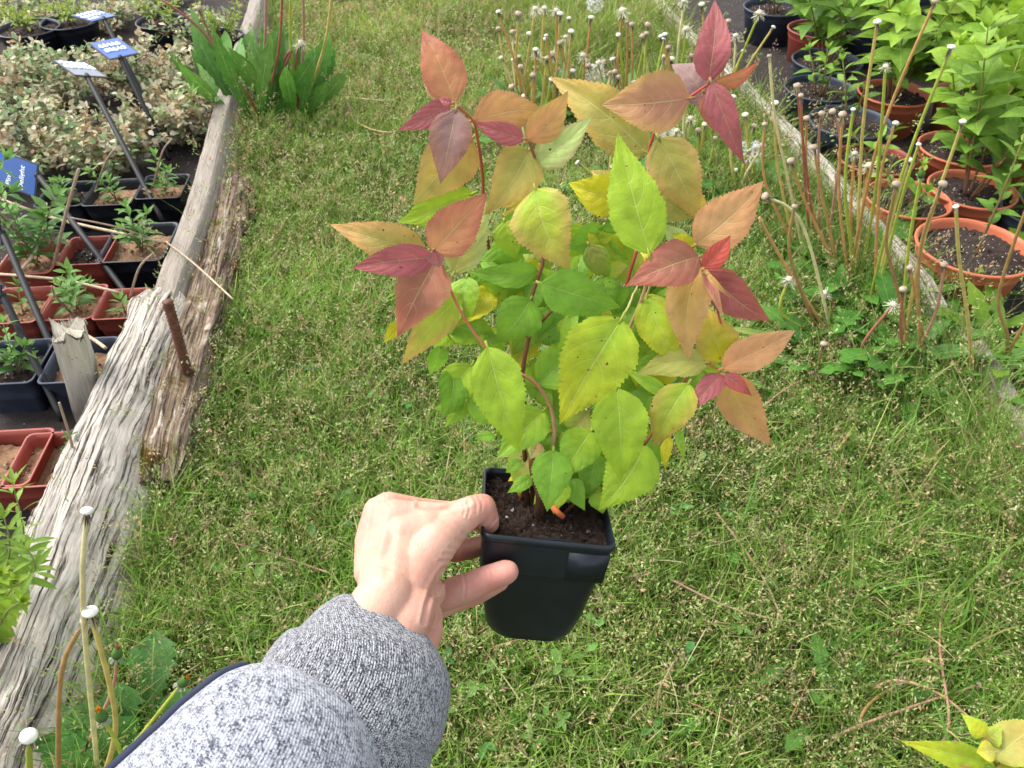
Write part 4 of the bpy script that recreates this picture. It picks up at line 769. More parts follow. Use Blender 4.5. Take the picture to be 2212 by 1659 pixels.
# yellow-green bushes at the left edge and in the lower right corner
b0 = P(-20, 1290, .02)
free_plant('leafy_shrub', 'lime green narrow leaved shrub at the left edge over the thick board', 'shrub', b0, [[b0, C(50, 1190, 1.2), C(28, 1045, 1.14)], [b0, C(20, 1200, 1.18), C(10, 1120, 1.12)], [b0, C(70, 1240, 1.16), C(62, 1190, 1.12)]], .055, .015, S(100, 150, 52, .8), S(150, 185, 70, .8), .014, r0=.002, start=.3)
b0 = P(-30, 1420, .02)
free_plant('leafy_shrub', 'low lime foliage at the left edge below the narrow leaved shrub', 'shrub', b0, [[b0, C(0, 1320, 1.12), C(30, 1262, 1.08)], [b0, C(10, 1330, 1.1), C(45, 1300, 1.06)], [b0, C(-20, 1310, 1.1), C(0, 1245, 1.06)]], .035, .018, S(110, 155, 48, .8), S(160, 190, 58, .8), .011, kind='ovate', r0=.0018, start=.25)

# ------------------------------------------------------------------ the held plant
random.seed(21)
RC = Matrix(((1, 0, 0), (0, _s, -_c), (0, _c, _s)))                     # camera axes in the world: columns right, up, back
RC = Matrix((RT, UP, -FW)).transposed()
PM = RC @ Matrix(((.99159, -.01384, .12866), (-.11264, .39704, .91086), (-.06369, -.91770, .39214)))
PO = CAM + RC @ Vector((.02642, -.09455, -.60493)); PS, PH = .10, .1078
def pp_(x, y, z): return PO + PM @ Vector((x, y, z))
plant = thing('potted_shrub', 'golden leaved shrub with red tips in a square black pot held by the hand', 'potted shrub', pp_(0, 0, -PH))
def held_pot():
    h = PS / 2
    def ring(k, z, rr=.16, n=8, zf=None):
        out = []
        for q, (sx, sy) in enumerate([(1, 1), (-1, 1), (-1, -1), (1, -1)]):
            for j in range(n + 1):
                a = math.pi / 2 * (q + j / n); R_ = rr * h; ex = h * k; x = sx * (ex - R_) + R_ * math.cos(a); y = sy * (ex - R_) + R_ * math.sin(a); out.append(pp_(x, y, z + (zf(x, y) if zf else 0)))
        return out
    def skin(mb, rs, close=False):
        m_ = len(rs[0]); vs = [v for r_ in rs for v in r_]; fs = []
        for i in range(len(rs) - 1):
            for k in range(m_): k2 = (k + 1) % m_; fs.append((i * m_ + k, i * m_ + k2, (i + 1) * m_ + k2, (i + 1) * m_ + k))
        if close: fs.append(tuple(range(m_)))
        mb.add(vs, fs)
    mb = MB(); arch = lambda x, y: +.006 * max(0, 1 - (min(abs(x), abs(y)) / .017) ** 2)
    skin(mb, [ring(.655, -PH + .001, .5, zf=arch), ring(.70, -PH + .004, .45), ring(.735, -PH + .013, .36), ring(.79, -PH * .72, .28), ring(.885, -PH * .33, .2), ring(.89, -PH * .32, .2), ring(.94, -PH * .315, .17), ring(.945, -PH * .30, .16), ring(.965, -.006, .16)][::1], False)
    mb2 = MB(); skin(mb2, [ring(.66, -PH + .008, .5), ring(.72, -PH + .016, .4)], True); mb.add(mb2.v, mb2.f)
    skin(mb, [ring(.94, -.003, .15), ring(.90, -PH * .33, .18), ring(.80, -PH * .5, .2)])
    for x0, wd in ((.016, .034),):                                        # raised panel right of the middle of the front, ribs inside
        for s_ in (0,):
            y = -h * .965; p = [(x0, y - .0012, -.008), (h * .93, y - .0012, -.008), (h * .90, y + .001, -PH * .31), (x0, y + .001, -PH * .31)]; q = [(a, b_ + .003, c_) for a, b_, c_ in p]; mb.add([pp_(*v) for v in p + q], [(0, 1, 2, 3), (0, 4, 5, 1), (1, 5, 6, 2), (2, 6, 7, 3), (3, 7, 4, 0)])
    for x0 in (-.014, .012):
        mb.add([pp_(x0, -h * .935, -.004), pp_(x0 + .022 * (x0 > 0) + .001, -h * .935, -.004), pp_(x0 + .022 * (x0 > 0) + .001, -h * .925, -.02), pp_(x0, -h * .925, -.02)], [(0, 1, 2, 3)])
    obj('pot', mb, HELDP, plant)
    mb = MB(); skin(mb, [ring(.965, -.006, .16), ring(.985, -.0055, .16), ring(1.0, -.004, .16), ring(1.0, -.001, .16), ring(.985, .0008, .16), ring(.955, .0006, .15), ring(.94, -.003, .15)])
    mb.add([pp_(-.012, -h * .96, .0012), pp_(.016, -h * .96, .0012), pp_(.016, -h * .90, .0006), pp_(-.012, -h * .90, .0006)], [(0, 1, 2, 3)])
    obj('rim', mb, HELDP, plant)
    mb = MB(); n = 60; vs = []; fs = []
    for j in range(n):
        for i in range(n):
            x = (-1 + 2 * i / (n - 1)) * h * .925; y = (-1 + 2 * j / (n - 1)) * h * .925; z = -.011 + noise.fractal(Vector((x * 160, y * 160, 2)), .6, 2, 5) * .0042 + .004 * noise.noise(Vector((x * 30, y * 30, 9))); vs.append(pp_(x, y, z))
    for j in range(n - 1):
        for i in range(n - 1): fs.append((j * n + i, j * n + i + 1, (j + 1) * n + i + 1, (j + 1) * n + i))
    mb.add(vs, fs)
    for _ in range(700):                                                   # fibres and crumbs of the compost
        x, y = random.uniform(-1, 1) * h * .88, random.uniform(-1, 1) * h * .88; a = random.uniform(0, 6.28); l = random.uniform(.003, .011); o = Vector((x, y, -.009 + random.uniform(-.002, .003))); d = Vector((math.cos(a), math.sin(a), random.uniform(-.2, .5))) * l
        p = [o, o + d * .5 + Vector((0, 0, random.uniform(0, .002))), o + d]; tube(mb, [pp_(*v) for v in p], [.00022, .0003, .0001], sides=4)
    for _ in range(160): x, y = random.uniform(-1, 1) * h * .88, random.uniform(-1, 1) * h * .88; ball(mb, pp_(x, y, -.0095), random.uniform(.0007, .0022), (1, 1, 1), seg=5, rings=3)
    obj('soil', mb, PEAT, plant)
held_pot()
def D0(y): return .505 + (.60 - .505) * max(0, min(1.15, y / 1050))       # distance of the middle of the plant at picture height y
PAL = dict(c=(188, 104, 106), r=(212, 96, 82), o=(216, 154, 104), g=(208, 170, 86), b=(188, 130, 106), m=(178, 142, 138), v=(176, 174, 86), l=(166, 198, 54), y=(210, 204, 44), n=(136, 184, 58), d=(114, 162, 48), p=(194, 212, 128), k=(198, 112, 92), t=(210, 164, 110))
PAL = {k: S(*v, .92 if k in 'lyngotpv' else .8) for k, v in PAL.items()}
def big_leaf(bx, by, tx, ty, w_, dz, cc, roll=None, bend=None, fold=.22, curl=None, into=None):
    d = D0((by + ty) / 2) + dz * .01; roll = random.uniform(-.25, .25) if roll is None else roll; bend = random.uniform(.02, .15) if bend is None else bend; curl = random.uniform(.0, .22) if curl is None else curl
    fold = random.uniform(.14, .42)
    tz = random.uniform(-.012, .012); tx += (tx - bx) * .05; ty += (ty - by) * .05; a = C(bx, by, d - tz * .5); e = C(tx, ty, d + tz * .5); A = e - a; L = A.length; A.normalize(); V = (CAM - (a + e) / 2).normalized(); Wd = A.cross(V).normalized(); N = Wd.cross(A)
    if N.dot(V) < 0: N = -N
    q = Matrix.Rotation(roll, 3, A); Wd = q @ Wd; N = q @ N; W = w_ / F * d / math.cos(roll) * 1.13
    seg, teeth = 66, 22; xs = [0, .04, .12, .23, .35, .5, .64, .77, .88, .95, 1]; ws = [.03, .38, .76, .97, 1.0, .89, .67, .42, .20, .08, 0.0]; sk = random.uniform(-.03, .03); ph = random.uniform(0, 6)
    T_ = [-1, -.72, -.45, -.2, 0, .2, .45, .72, 1]; vs = []; cs = []; uv = []; fs = []; c1, c2 = PAL[cc[0]], PAL[cc[1]]; edge = PAL[cc[2]] if len(cc) > 2 else c2
    for i in range(seg + 1):
        s = i / seg; hw = W * .5 * float(np.interp(s, xs, ws)); tooth = (i % 3) / 2 if .06 < s < .97 else .3
        cen = a + A * (L * s) + N * (L * (bend * 4 * s * (1 - s) - curl * s ** 3 + .01 * math.sin(s * 9 + ph))) + Wd * (L * sk * math.sin(s * 3.14) * 2)
        for t in T_:
            at = abs(t); k = 1 + (.075 * (tooth - .5) + .02 * math.sin(s * 31 + ph)) * (at > .9); back = A * (L * .012 * (tooth - .4)) if at > .9 else Vector()
            phs = 5.2 * s - 1.9 * at ** 1.5; quilt = abs(((phs % 1) - .5)) * 2; qd = (1 - quilt) * .036 * W * math.sin(math.pi * min(1, at * .95)) * (hw / (W * .5 + 1e-6))
            vs.append(cen + Wd * (hw * t * k) + back + N * (fold * hw * at - .10 * hw * at * at * 1.4 + qd + .05 * hw * t * math.sin(s * 7 + ph)))
            m_ = min(1, max(0, s * .75 + .35 * at * at + .18 * noise.noise(Vector((s * 3 + ph, t * 2, ph))) - .05)); col = mixc(c1, c2, m_); col = mixc(col, edge, .5 * max(0, at - .6) / .4)
            cs.append(col); uv.append((t * .5 + .5, s))
    n = len(T_)
    for i in range(seg):
        for k in range(n - 1): fs.append((i * n + k, i * n + k + 1, (i + 1) * n + k + 1, (i + 1) * n + k))
    mb = MB(); mb.add(vs, fs, cs, uv); pt = [a - A * L * .06 - N * .001, a, a + A * L * .05]; tube(mb, pt, [.0011, .001, .0005], mixc(c1, S(200, 190, 100), .4), sides=6); (obj('leaf', mb, LEAF, plant) if into is None else into.add(mb.v, mb.f, mb.c, mb.uv))
LV = [ # base, tip, width, depth offset in cm, colours
 (984,222,914,70,84,-1,'ok'),(972,224,862,279,44,-2,'cc'),(985,236,952,390,82,-2.5,'mb'),(977,222,948,212,16,-3,'cc'),(990,228,908,150,50,1,'vb'),(1023,260,1178,235,84,0,'ogb'),(1140,303,1230,200,64,-1,'og'),(1132,300,1022,267,42,-2,'cc'),
 (1020,300,899,438,104,2,'gvo'),(1142,325,1057,452,96,-1,'vg'),(1155,358,1275,255,66,0,'ppc'),(1397,330,1185,172,104,3,'vg'),(1490,212,1307,226,112,-1,'btg'),(1525,222,1455,135,70,1,'mm'),(1530,177,1540,0,68,-2,'cc'),(1542,178,1638,131,27,-2.5,'or'),
 (1537,178,1602,350,54,-3,'cc'),(1520,198,1545,284,34,-1,'bk'),(1422,298,1503,472,98,-1,'vgt'),(1402,548,1337,297,106,-4,'ll'),(1430,385,1533,455,62,2,'yg'),(1412,408,1502,470,74,1,'vv'),(1352,425,1232,397,82,2,'yy'),(1345,415,1275,368,42,3,'pg'),
 (1157,408,1228,577,118,-3,'lgt'),(1165,490,1085,462,56,1.5,'yg'),(1147,441,1078,476,20,1,'nn'),(1160,425,1078,442,50,2.5,'yg'),(1022,418,865,480,76,3,'ll'),(933,545,1049,420,92,-2,'ok'),(980,590,1052,424,82,0,'vp'),(920,545,716,490,76,-.5,'vog'),
 (940,556,765,580,62,-3,'cc'),(940,565,866,722,104,-2,'bkt'),(938,540,948,578,32,-3.5,'cm'),(999,636,878,787,72,0,'lgo'),(1004,692,897,738,62,2,'ll'),(870,700,832,738,30,3,'yy'),(1162,585,1017,590,50,0,'nn'),(1062,575,997,650,28,2,'nn'),
 (1084,570,1097,655,92,2,'nl'),(1146,646,1077,741,88,-.5,'nn'),(1137,655,1120,802,78,2,'vy'),(1053,750,1123,972,100,-3,'ll'),(1020,787,960,886,72,1,'ll'),(1128,570,1172,608,46,3,'yy'),(1168,612,1335,663,88,-2,'nn'),(1297,652,1152,738,94,1,'nd'),
 (1163,830,1292,718,84,1,'nl'),(1343,688,1218,911,142,-5,'lyl'),(1331,838,1340,1033,106,-4,'ll'),(1394,957,1302,1097,106,-3,'ll'),(1277,930,1218,1032,80,-2,'ln'),(1272,890,1208,948,58,0,'vl'),(1196,972,1183,1100,78,-3,'nn'),(1205,1035,1196,1107,56,-1.5,'ll'),
 (1175,886,1078,986,78,-1.5,'ln'),(1070,940,1028,946,20,1,'nn'),(1124,994,1092,1021,24,0,'nn'),(1149,1031,1097,1063,28,-1,'nn'),(1190,905,1160,946,34,1,'yg'),(1163,955,1145,990,34,0,'tp'),(1200,914,1193,843,52,1,'nl'),(1233,1034,1263,1101,42,-1,'nn'),
 (1290,1062,1302,1108,40,-1,'ln'),(1290,978,1266,1070,60,-.5,'nn'),(1400,858,1414,888,34,1,'nn'),(1488,828,1416,965,80,-4,'lg'),(1394,950,1418,1023,44,1,'nn'),(1447,944,1436,1014,22,0,'yy'),(1464,925,1478,992,18,0,'nl'),(1402,1024,1407,1072,22,0,'pl'),
 (1525,783,1379,803,62,-3,'vv'),(1462,758,1374,798,64,0,'ln'),(1444,856,1350,797,28,-1,'nl'),(1520,798,1428,872,56,1.5,'nd'),(1563,780,1524,662,84,-1,'yg'),(1560,796,1717,708,68,-2,'ot'),(1565,810,1664,958,80,-1,'go'),(1560,808,1487,888,44,-4,'cc'),(1565,810,1622,853,32,-4,'cr'),
 (1555,735,1576,692,20,0,'pl'),(1577,708,1680,720,12,1,'pl'),(1560,735,1606,748,32,1,'ll'),(1552,792,1523,798,30,0,'ll'),(1503,528,1644,396,98,-4,'to'),(1520,580,1576,511,42,-6,'rr'),(1528,585,1663,696,74,-3,'ck'),(1520,592,1560,686,20,-5,'ct'),(1528,592,1575,642,12,-6,'go'),
 (1510,555,1362,612,90,-5,'bk'),(1512,572,1483,771,86,-4,'gt'),(1395,636,1472,792,76,-2,'ly'),(1500,545,1453,498,34,1,'yy'),(1475,530,1435,488,40,1.5,'pp'),(1482,545,1403,556,36,0,'ll'),(1272,528,1316,606,50,1.5,'vn'),(1292,518,1328,503,26,2,'ly'),(1178,500,1118,545,52,1.5,'dn'),(1354,690,1388,722,50,1,'ll')]
FILL = MB()
for _ in range(150):                                                      # smaller leaves filling the middle of the bush, too many to name singly
    y = random.uniform(470, 1040); hwx = 120 + 150 * math.exp(-((y - 700) / 230) ** 2); hwx = 78 if y > 880 else hwx; x = (1235 if y > 880 else 1215) + random.uniform(-1, 1) * hwx; a = math.pi / 2 + random.uniform(-1.3, 1.3); l_ = random.uniform(60, 115)
    big_leaf(x, y, x + l_ * math.cos(a), min(1085, y + l_ * math.sin(a)), l_ * random.uniform(.5, .68), random.uniform(.2, 5.2), random.choice(['ll', 'nl', 'nn', 'ln', 'ly', 'nn', 'nd', 'yy', 'vl']), roll=random.uniform(-.7, .7), into=FILL)
fo = obj('foliage', FILL, LEAF, plant); fo['kind'] = 'stuff'
RL = {6: .2, 15: .7, 13: .3, 49: -.15}
for i, l_ in enumerate(LV): big_leaf(*l_, roll=RL.get(i))
def twig(pts, r, c1, c2, name='stem'):
    mb = MB(); ps, rr = smoothpath([C(x, y, D0(y) + z * .01) for x, y, z in pts], 22, [r * (1 - .45 * i / (len(pts) - 1)) for i in range(len(pts))]); 
    ps = [p + rnd_dir() * .0003 for p in ps]; tube(mb, ps, rr, c1, c2, 8); obj(name, mb, BARK, plant)
BRN, REDN, TAN, GRN = S(92, 60, 42), S(150, 100, 78), S(178, 158, 118), S(178, 190, 105)
def soil_pt(x, y): return PO + PM @ Vector((x, y, -.012))
def twig3(p0, pts, r, c1, c2):
    mb = MB(); P_ = [p0] + [C(x, y, D0(y) + z * .01) for x, y, z in pts]; ps, rr = smoothpath(P_, 26, [r * .82 * (1 - .5 * i / (len(P_) - 1)) for i in range(len(P_))]); tube(mb, ps, rr, c1, c2, 8); obj('stem', mb, BARK, plant)
twig3(soil_pt(-.012, .012), [(1130, 930, 1), (1130, 860, .5), (1129, 800, 0), (1140, 740, 0), (1150, 690, 0), (1147, 645, 0), (1172, 572, 0), (1174, 505, 0), (1165, 420, 0), (1158, 350, 0), (1142, 305, -1)], .0023, BRN, REDN)
twig3(soil_pt(-.008, .016), [(1150, 960, 1.5), (1165, 940, 1), (1158, 880, 1)], .0026, BRN, S(150, 90, 50)); twig3(soil_pt(-.018, .02), [(1143, 960, 2), (1152, 900, 2)], .0024, S(140, 85, 50), BRN)
twig([(1144, 722, .2), (1180, 685, 0), (1216, 643, .5)], .0014, BRN, S(150, 90, 70))
twig3(soil_pt(-.005, .006), [(1195, 972, -1.5), (1196, 905, -1.5), (1182, 862, -1.5), (1150, 822, -1.5), (1105, 797, -1.5), (1050, 752, -1.5), (1000, 682, -1.5), (975, 630, -1.5), (948, 556, -2)], .0021, S(150, 130, 95), S(190, 110, 80))
twig3(soil_pt(0, .022), [(1100, 700, 2.5), (1060, 560, 2.5), (1045, 440, 1.5), (1042, 375, 1), (1030, 290, -.5), (1020, 258, -1), (985, 228, -1.5)], .0019, BRN, S(200, 110, 80))
twig3(soil_pt(.014, .016), [(1290, 900, 1), (1335, 745, 1), (1345, 660, 1), (1360, 590, .5), (1395, 470, 1), (1400, 350, .5), (1412, 290, 0), (1445, 250, 0), (1487, 212, -1), (1530, 182, -1.5)], .0020, BRN, S(200, 90, 80))
twig3(soil_pt(.01, .012), [(1265, 950, .5), (1320, 800, 0), (1368, 690, -1), (1393, 625, -2), (1404, 570, -2.5), (1425, 543, -3), (1455, 535, -3), (1500, 547, -3.5), (1530, 600, -3), (1555, 690, -2), (1565, 720, -1)], .0019, TAN, S(190, 100, 90))
twig3(soil_pt(.014, .004), [(1330, 1000, -.5), (1390, 962, -2), (1440, 880, -2), (1480, 820, -1.5), (1520, 785, -1.5), (1562, 805, -2)], .0018, BRN, S(200, 120, 80))
twig([(1402, 548, -3.2), (1408, 600, -2), (1380, 690, -1), (1340, 770, 0)], .0011, GRN, TAN); twig([(1345, 690, -4), (1362, 650, -2), (1385, 600, -1)], .0010, GRN, TAN); twig([(1340, 1000, 0), (1275, 1000, 1), (1200, 1000, 1.5)], .001, BRN, BRN); twig([(1330, 820, -1), (1290, 880, 0), (1255, 960, .5)], .0018, TAN, BRN)
mb = MB(); p0 = soil_pt(-.004, -.002); tube(mb, smoothpath([p0, C(1165, 1070, .59), C(1152, 1020, .60), C(1150, 990, .6)], 10), [.0045, .004, .0035, .003, .003, .003, .003, .003, .003, .003][:len(smoothpath([p0, p0, p0, p0], 10))], S(70, 48, 38), S(110, 70, 45), 10); obj('trunk', mb, BARK, plant)
mb = MB(); tube(mb, smoothpath([C(1196, 1096, .565), C(1206, 1108, .562), C(1216, 1116, .565)], 8), .0022, S(190, 100, 55), S(130, 70, 45), 8); obj('root', mb, BARK, plant)
# branch of another yellow shrub reaching in at the lower right corner
LP = plant; b0 = C(2330, 1760, 1.0); plant = thing('leafy_shrub', 'yellow-green shrub branch reaching in at the lower right corner', 'shrub', b0)
_D = D0; D0 = lambda y: .95
for l_ in [(2130,1650,1960,1608,52,0,'lyl'),(2130,1655,2040,1700,60,1,'ll'),(2125,1590,2083,1545,36,-1,'yl'),(2130,1600,2160,1570,40,0,'vl'),(2150,1640,2260,1560,80,-1,'vgl'),(2150,1625,2110,1625,38,-2,'vy'),(2140,1665,2120,1640,40,1,'nl'),(2200,1680,2090,1660,30,-2,'cc'),(2160,1690,2200,1640,40,-1,'yv')]: big_leaf(*l_)
twig([(2240, 1760, 0), (2150, 1650, 0), (2128, 1595, -.5)], .002, BRN, S(180, 110, 80)); D0 = _D; plant = LP

# ------------------------------------------------------------------ the person: hand and sleeve
person = thing('person', 'outstretched left hand gripping the black pot, arm in speckled grey knit sleeve with navy piping', 'person', C(760, 1420, .47))
m, nt, b = M('skin'); co = coords(nt); n1 = noi(nt, co, 28, 4); n2 = noi(nt, co, 900, 3, .7); n3 = noi(nt, co, 140, 4, .6)
c = mixn(nt, ramp(nt, n1, [(.30, 0.0), (.65, 1.0)]).outputs[0], S(196, 142, 122), S(210, 168, 146)); c = mixn(nt, mth(nt, 'MULTIPLY', ramp(nt, n3, [(.42, 0.0), (.72, 1.0)]).outputs[0], .28), c, S(204, 140, 124))
at = nn(nt, 'ShaderNodeAttribute', attribute_name='Col'); c = mixn(nt, 1.0, c, at.outputs[0], 'MULTIPLY')
nt.links.new(c, b.inputs['Base Color']); b.inputs['Roughness'].default_value = .5; b.inputs['Subsurface Weight'].default_value = .25; b.inputs['Subsurface Radius'].default_value = (.01, .004, .002); b.inputs['Subsurface Scale'].default_value = .35; b.inputs['Specular IOR Level'].default_value = .35
wv = nn(nt, 'ShaderNodeTexVoronoi', i_Scale=700); nt.links.new(co, wv.inputs[0]); bump(nt, mth(nt, 'ADD', mth(nt, 'MULTIPLY', n2, .6), mth(nt, 'ADD', wv.outputs[0], mth(nt, 'MULTIPLY', n3, 1.5))), b, .00025, .6); SKIN = m
def caps(mb, chain):
    """chain of (px, py, depth, radius px): tapered round segments, merged into one skin later"""
    Q = [(C(x, y, d), r / F * d) for x, y, d, r in chain]
    for (p, r), (q, s) in zip(Q[:-1], Q[1:]):
        n = max(2, int((q - p).length / (.35 * min(r, s)))); 
        for i in range(n + 1): t = i / n; ball(mb, p.lerp(q, t), r + (s - r) * t, (1, 1, 1), seg=18, rings=12)
mb = MB()
for ch in [
    [(735, 1440, .475, 62), (790, 1350, .49, 66), (832, 1290, .505, 64)], [(775, 1400, .487, 60), (835, 1300, .507, 64), (868, 1215, .533, 58), (880, 1150, .552, 48)], [(800, 1480, .470, 58), (850, 1385, .492, 58), (888, 1320, .508, 54)], [(830, 1262, .52, 58), (850, 1190, .54, 54), (845, 1120, .56, 40)],
    [(812, 1232, .535, 48), (808, 1170, .552, 42), (818, 1106, .568, 34)], [(870, 1290, .515, 56), (900, 1225, .53, 56), (938, 1175, .54, 50), (972, 1140, .552, 41)],          # thenar
    [(938, 1170, .545, 46), (985, 1130, .555, 37), (1022, 1102, .562, 32), (1042, 1096, .566, 30), (1052, 1118, .572, 26), (1055, 1130, .576, 24)],                          # thumb
    [(838, 1098, .568, 36), (905, 1104, .582, 29), (975, 1108, .600, 25), (1020, 1118, .625, 23), (1040, 1132, .650, 20)],                                                       # index finger
    [(860, 1125, .556, 46), (920, 1125, .556, 40), (970, 1120, .560, 33), (1005, 1104, .566, 27)], [(870, 1170, .545, 56), (920, 1150, .548, 50)], [(812, 1135, .575, 34), (900, 1175, .598, 27), (985, 1190, .603, 25), (1040, 1180, .620, 22)],                                # middle finger
    [(800, 1180, .572, 32), (880, 1245, .578, 31), (955, 1290, .566, 33), (1010, 1269, .562, 31), (1052, 1250, .560, 29), (1090, 1237, .558, 27.5), (1096, 1235, .558, 25)],      # ring finger
    [(860, 1275, .578, 28), (950, 1310, .585, 26), (1030, 1282, .582, 24), (1078, 1256, .576, 22)],                                                                          # little finger
    [(870, 1330, .510, 52), (908, 1335, .520, 42), (926, 1330, .528, 31), (930, 1365, .520, 28), (900, 1410, .500, 40)], [(900, 1290, .53, 52), (925, 1280, .54, 38)]]: caps(mb, ch)
fl = obj('hand', mb, SKIN, person)
rm = fl.modifiers.new('r', 'REMESH'); rm.mode = 'VOXEL'; rm.voxel_size = .0010; rm.use_smooth_shade = True
sm_ = fl.modifiers.new('s', 'SMOOTH'); sm_.factor = .5; sm_.iterations = 12
me = bpy.data.meshes.new_from_object(fl.evaluated_get(bpy.context.evaluated_depsgraph_get())); fl.modifiers.clear(); fl.data = me
if not me.materials: me.materials.append(SKIN)
V = np.empty(len(me.vertices) * 3, np.float32); me.vertices.foreach_get('co', V); V = V.reshape(-1, 3) + np.array(Vector(person['org'])); Cc = np.ones((len(V), 4), np.float32)
for x, y, d, r, k in [(1095, 1235, .558, .016, 1), (1055, 1250, .56, .012, .6), (1055, 1130, .576, .013, .5), (1045, 1080, .56, .010, .6), (812, 1085, .545, .016, .45), (1000, 1195, .60, .02, .9), (990, 1290, .565, .02, .7), (920, 1370, .50, .014, .4), (790, 1130, .55, .015, .4)]:   # skin is pinker at the finger ends and knuckles
    q = np.array(C(x, y, d)); wgt = np.exp(-((V - q) ** 2).sum(1) / (2 * r * r)) * k; Cc[:, 1] *= 1 - .17 * wgt; Cc[:, 2] *= 1 - .13 * wgt
pr = V - np.array(CAM); dz_ = pr @ np.array(FW); ux = CX + F * (pr @ np.array(RT)) / dz_; uy = CY - F * (pr @ np.array(UP)) / dz_
Nn = np.empty(len(V) * 3, np.float32); me.vertices.foreach_get('normal', Nn); Nn = Nn.reshape(-1, 3); facing = -(Nn * pr).sum(1) / np.linalg.norm(pr, axis=1); dsp = np.zeros(len(V))
def crease(line, amp, sg):                                               # skin folds: a groove with a soft ridge on each side
    global dsp
    best = np.full(len(V), 1e9); L_ = np.array(line, float)
    for a_, b_ in zip(L_[:-1], L_[1:]):
        t = np.clip(((ux - a_[0]) * (b_ - a_)[0] + (uy - a_[1]) * (b_ - a_)[1]) / ((b_ - a_) @ (b_ - a_)), 0, 1); best = np.minimum(best, np.hypot(ux - a_[0] - t * (b_ - a_)[0], uy - a_[1] - t * (b_ - a_)[1]))
    m_ = (facing > .05) & (dz_ < .575); dsp += m_ * amp * (-np.exp(-(best / sg) ** 2) + .55 * np.exp(-((best - 2.1 * sg) / sg) ** 2))
for ln in ([(960, 1196), (982, 1198), (1003, 1216)], [(972, 1181), (995, 1192), (1010, 1206)], [(986, 1164), (1010, 1178), (1020, 1188)], [(950, 1212), (975, 1212), (992, 1226)], [(1000, 1150), (1020, 1162), (1032, 1170)]): crease(ln, .00045, 3.2)
for ln in ([(942, 1280), (948, 1262), (963, 1243), (985, 1234)], [(914, 1345), (922, 1307), (935, 1268), (950, 1240), (960, 1228)]): crease(ln, .0014, 4.5)
for ln in ([(1002, 1240), (1006, 1265), (1003, 1292)], [(1056, 1232), (1060, 1252), (1059, 1272)], [(1008, 1084), (1014, 1100), (1010, 1116)], [(1000, 1084), (1005, 1100), (1001, 1114)], [(1052, 1140), (1063, 1132), (1072, 1120)]): crease(ln, .0004, 2.6)
for ln in ([(905, 1092), (950, 1102), (980, 1094), (1012, 1086)],): crease(ln, .0012, 5)
for ln in ([(800, 1200), (812, 1160), (818, 1110)], [(836, 1240), (842, 1180), (850, 1130)], [(770, 1190), (782, 1150)]): crease(ln, .0005, 9)
for ln in ([(822, 1078), (836, 1084), (846, 1094)], [(816, 1086), (830, 1092), (838, 1102)], [(1022, 1074), (1030, 1092), (1028, 1110)], [(1034, 1071), (1042, 1088), (1040, 1104)]): crease(ln, .00035, 2.4)
V2 = V + Nn * dsp[:, None] - np.array(Vector(person['org'])); me.vertices.foreach_set('co', V2.astype(np.float32).ravel())
a = me.attributes.new('Col', 'FLOAT_COLOR', 'POINT'); a.data.foreach_set('color', Cc.ravel()); me.polygons.foreach_set('use_smooth', [True] * len(me.polygons)); fl.data.name = 'hand'

def knit(name, light, dark, sc, thr, rib, st=.8, soft=.055, big=.35):
    m, nt, b = M(name); co = coords(nt, 'UV', sc); n = noi(nt, co, 1, 3, .75); n2 = noi(nt, coords(nt, 'UV', (sc[0] * .25, sc[1] * .3, 1)), 1, 2); f = mth(nt, 'ADD', n, mth(nt, 'MULTIPLY', mth(nt, 'SUBTRACT', n2, .5), big))
    cc = ramp(nt, f, [(thr - soft, dark), (thr + soft, light)]).outputs[0]
    nt.links.new(cc, b.inputs['Base Color']); b.inputs['Roughness'].default_value = .95; b.inputs['Specular IOR Level'].default_value = .1; b.inputs['Sheen Weight'].default_value = .3
    t = nt.nodes.new('ShaderNodeUVMap'); sp = nt.nodes.new('ShaderNodeSeparateXYZ'); nt.links.new(t.outputs[0], sp.inputs[0])
    w1 = mth(nt, 'SINE', mth(nt, 'MULTIPLY', sp.outputs[1], rib)); w2 = mth(nt, 'SINE', mth(nt, 'MULTIPLY', sp.outputs[0], rib * 1.1)); bump(nt, mth(nt, 'ADD', mth(nt, 'ADD', w1, mth(nt, 'MULTIPLY', w2, .6)), mth(nt, 'MULTIPLY', n, 1.5)), b, .0012, st); return m
CUFF = knit('cuff_knit', S(176, 177, 181), S(50, 50, 58), (900, 1100, 1), .50, 3600, .5); SLEEVE = knit('sleeve_knit', S(172, 174, 181), S(66, 68, 80), (1300, 520, 1), .47, 3400, .28, .10, .5); NAVY = flat('navy_piping', S(38, 44, 66), .9)
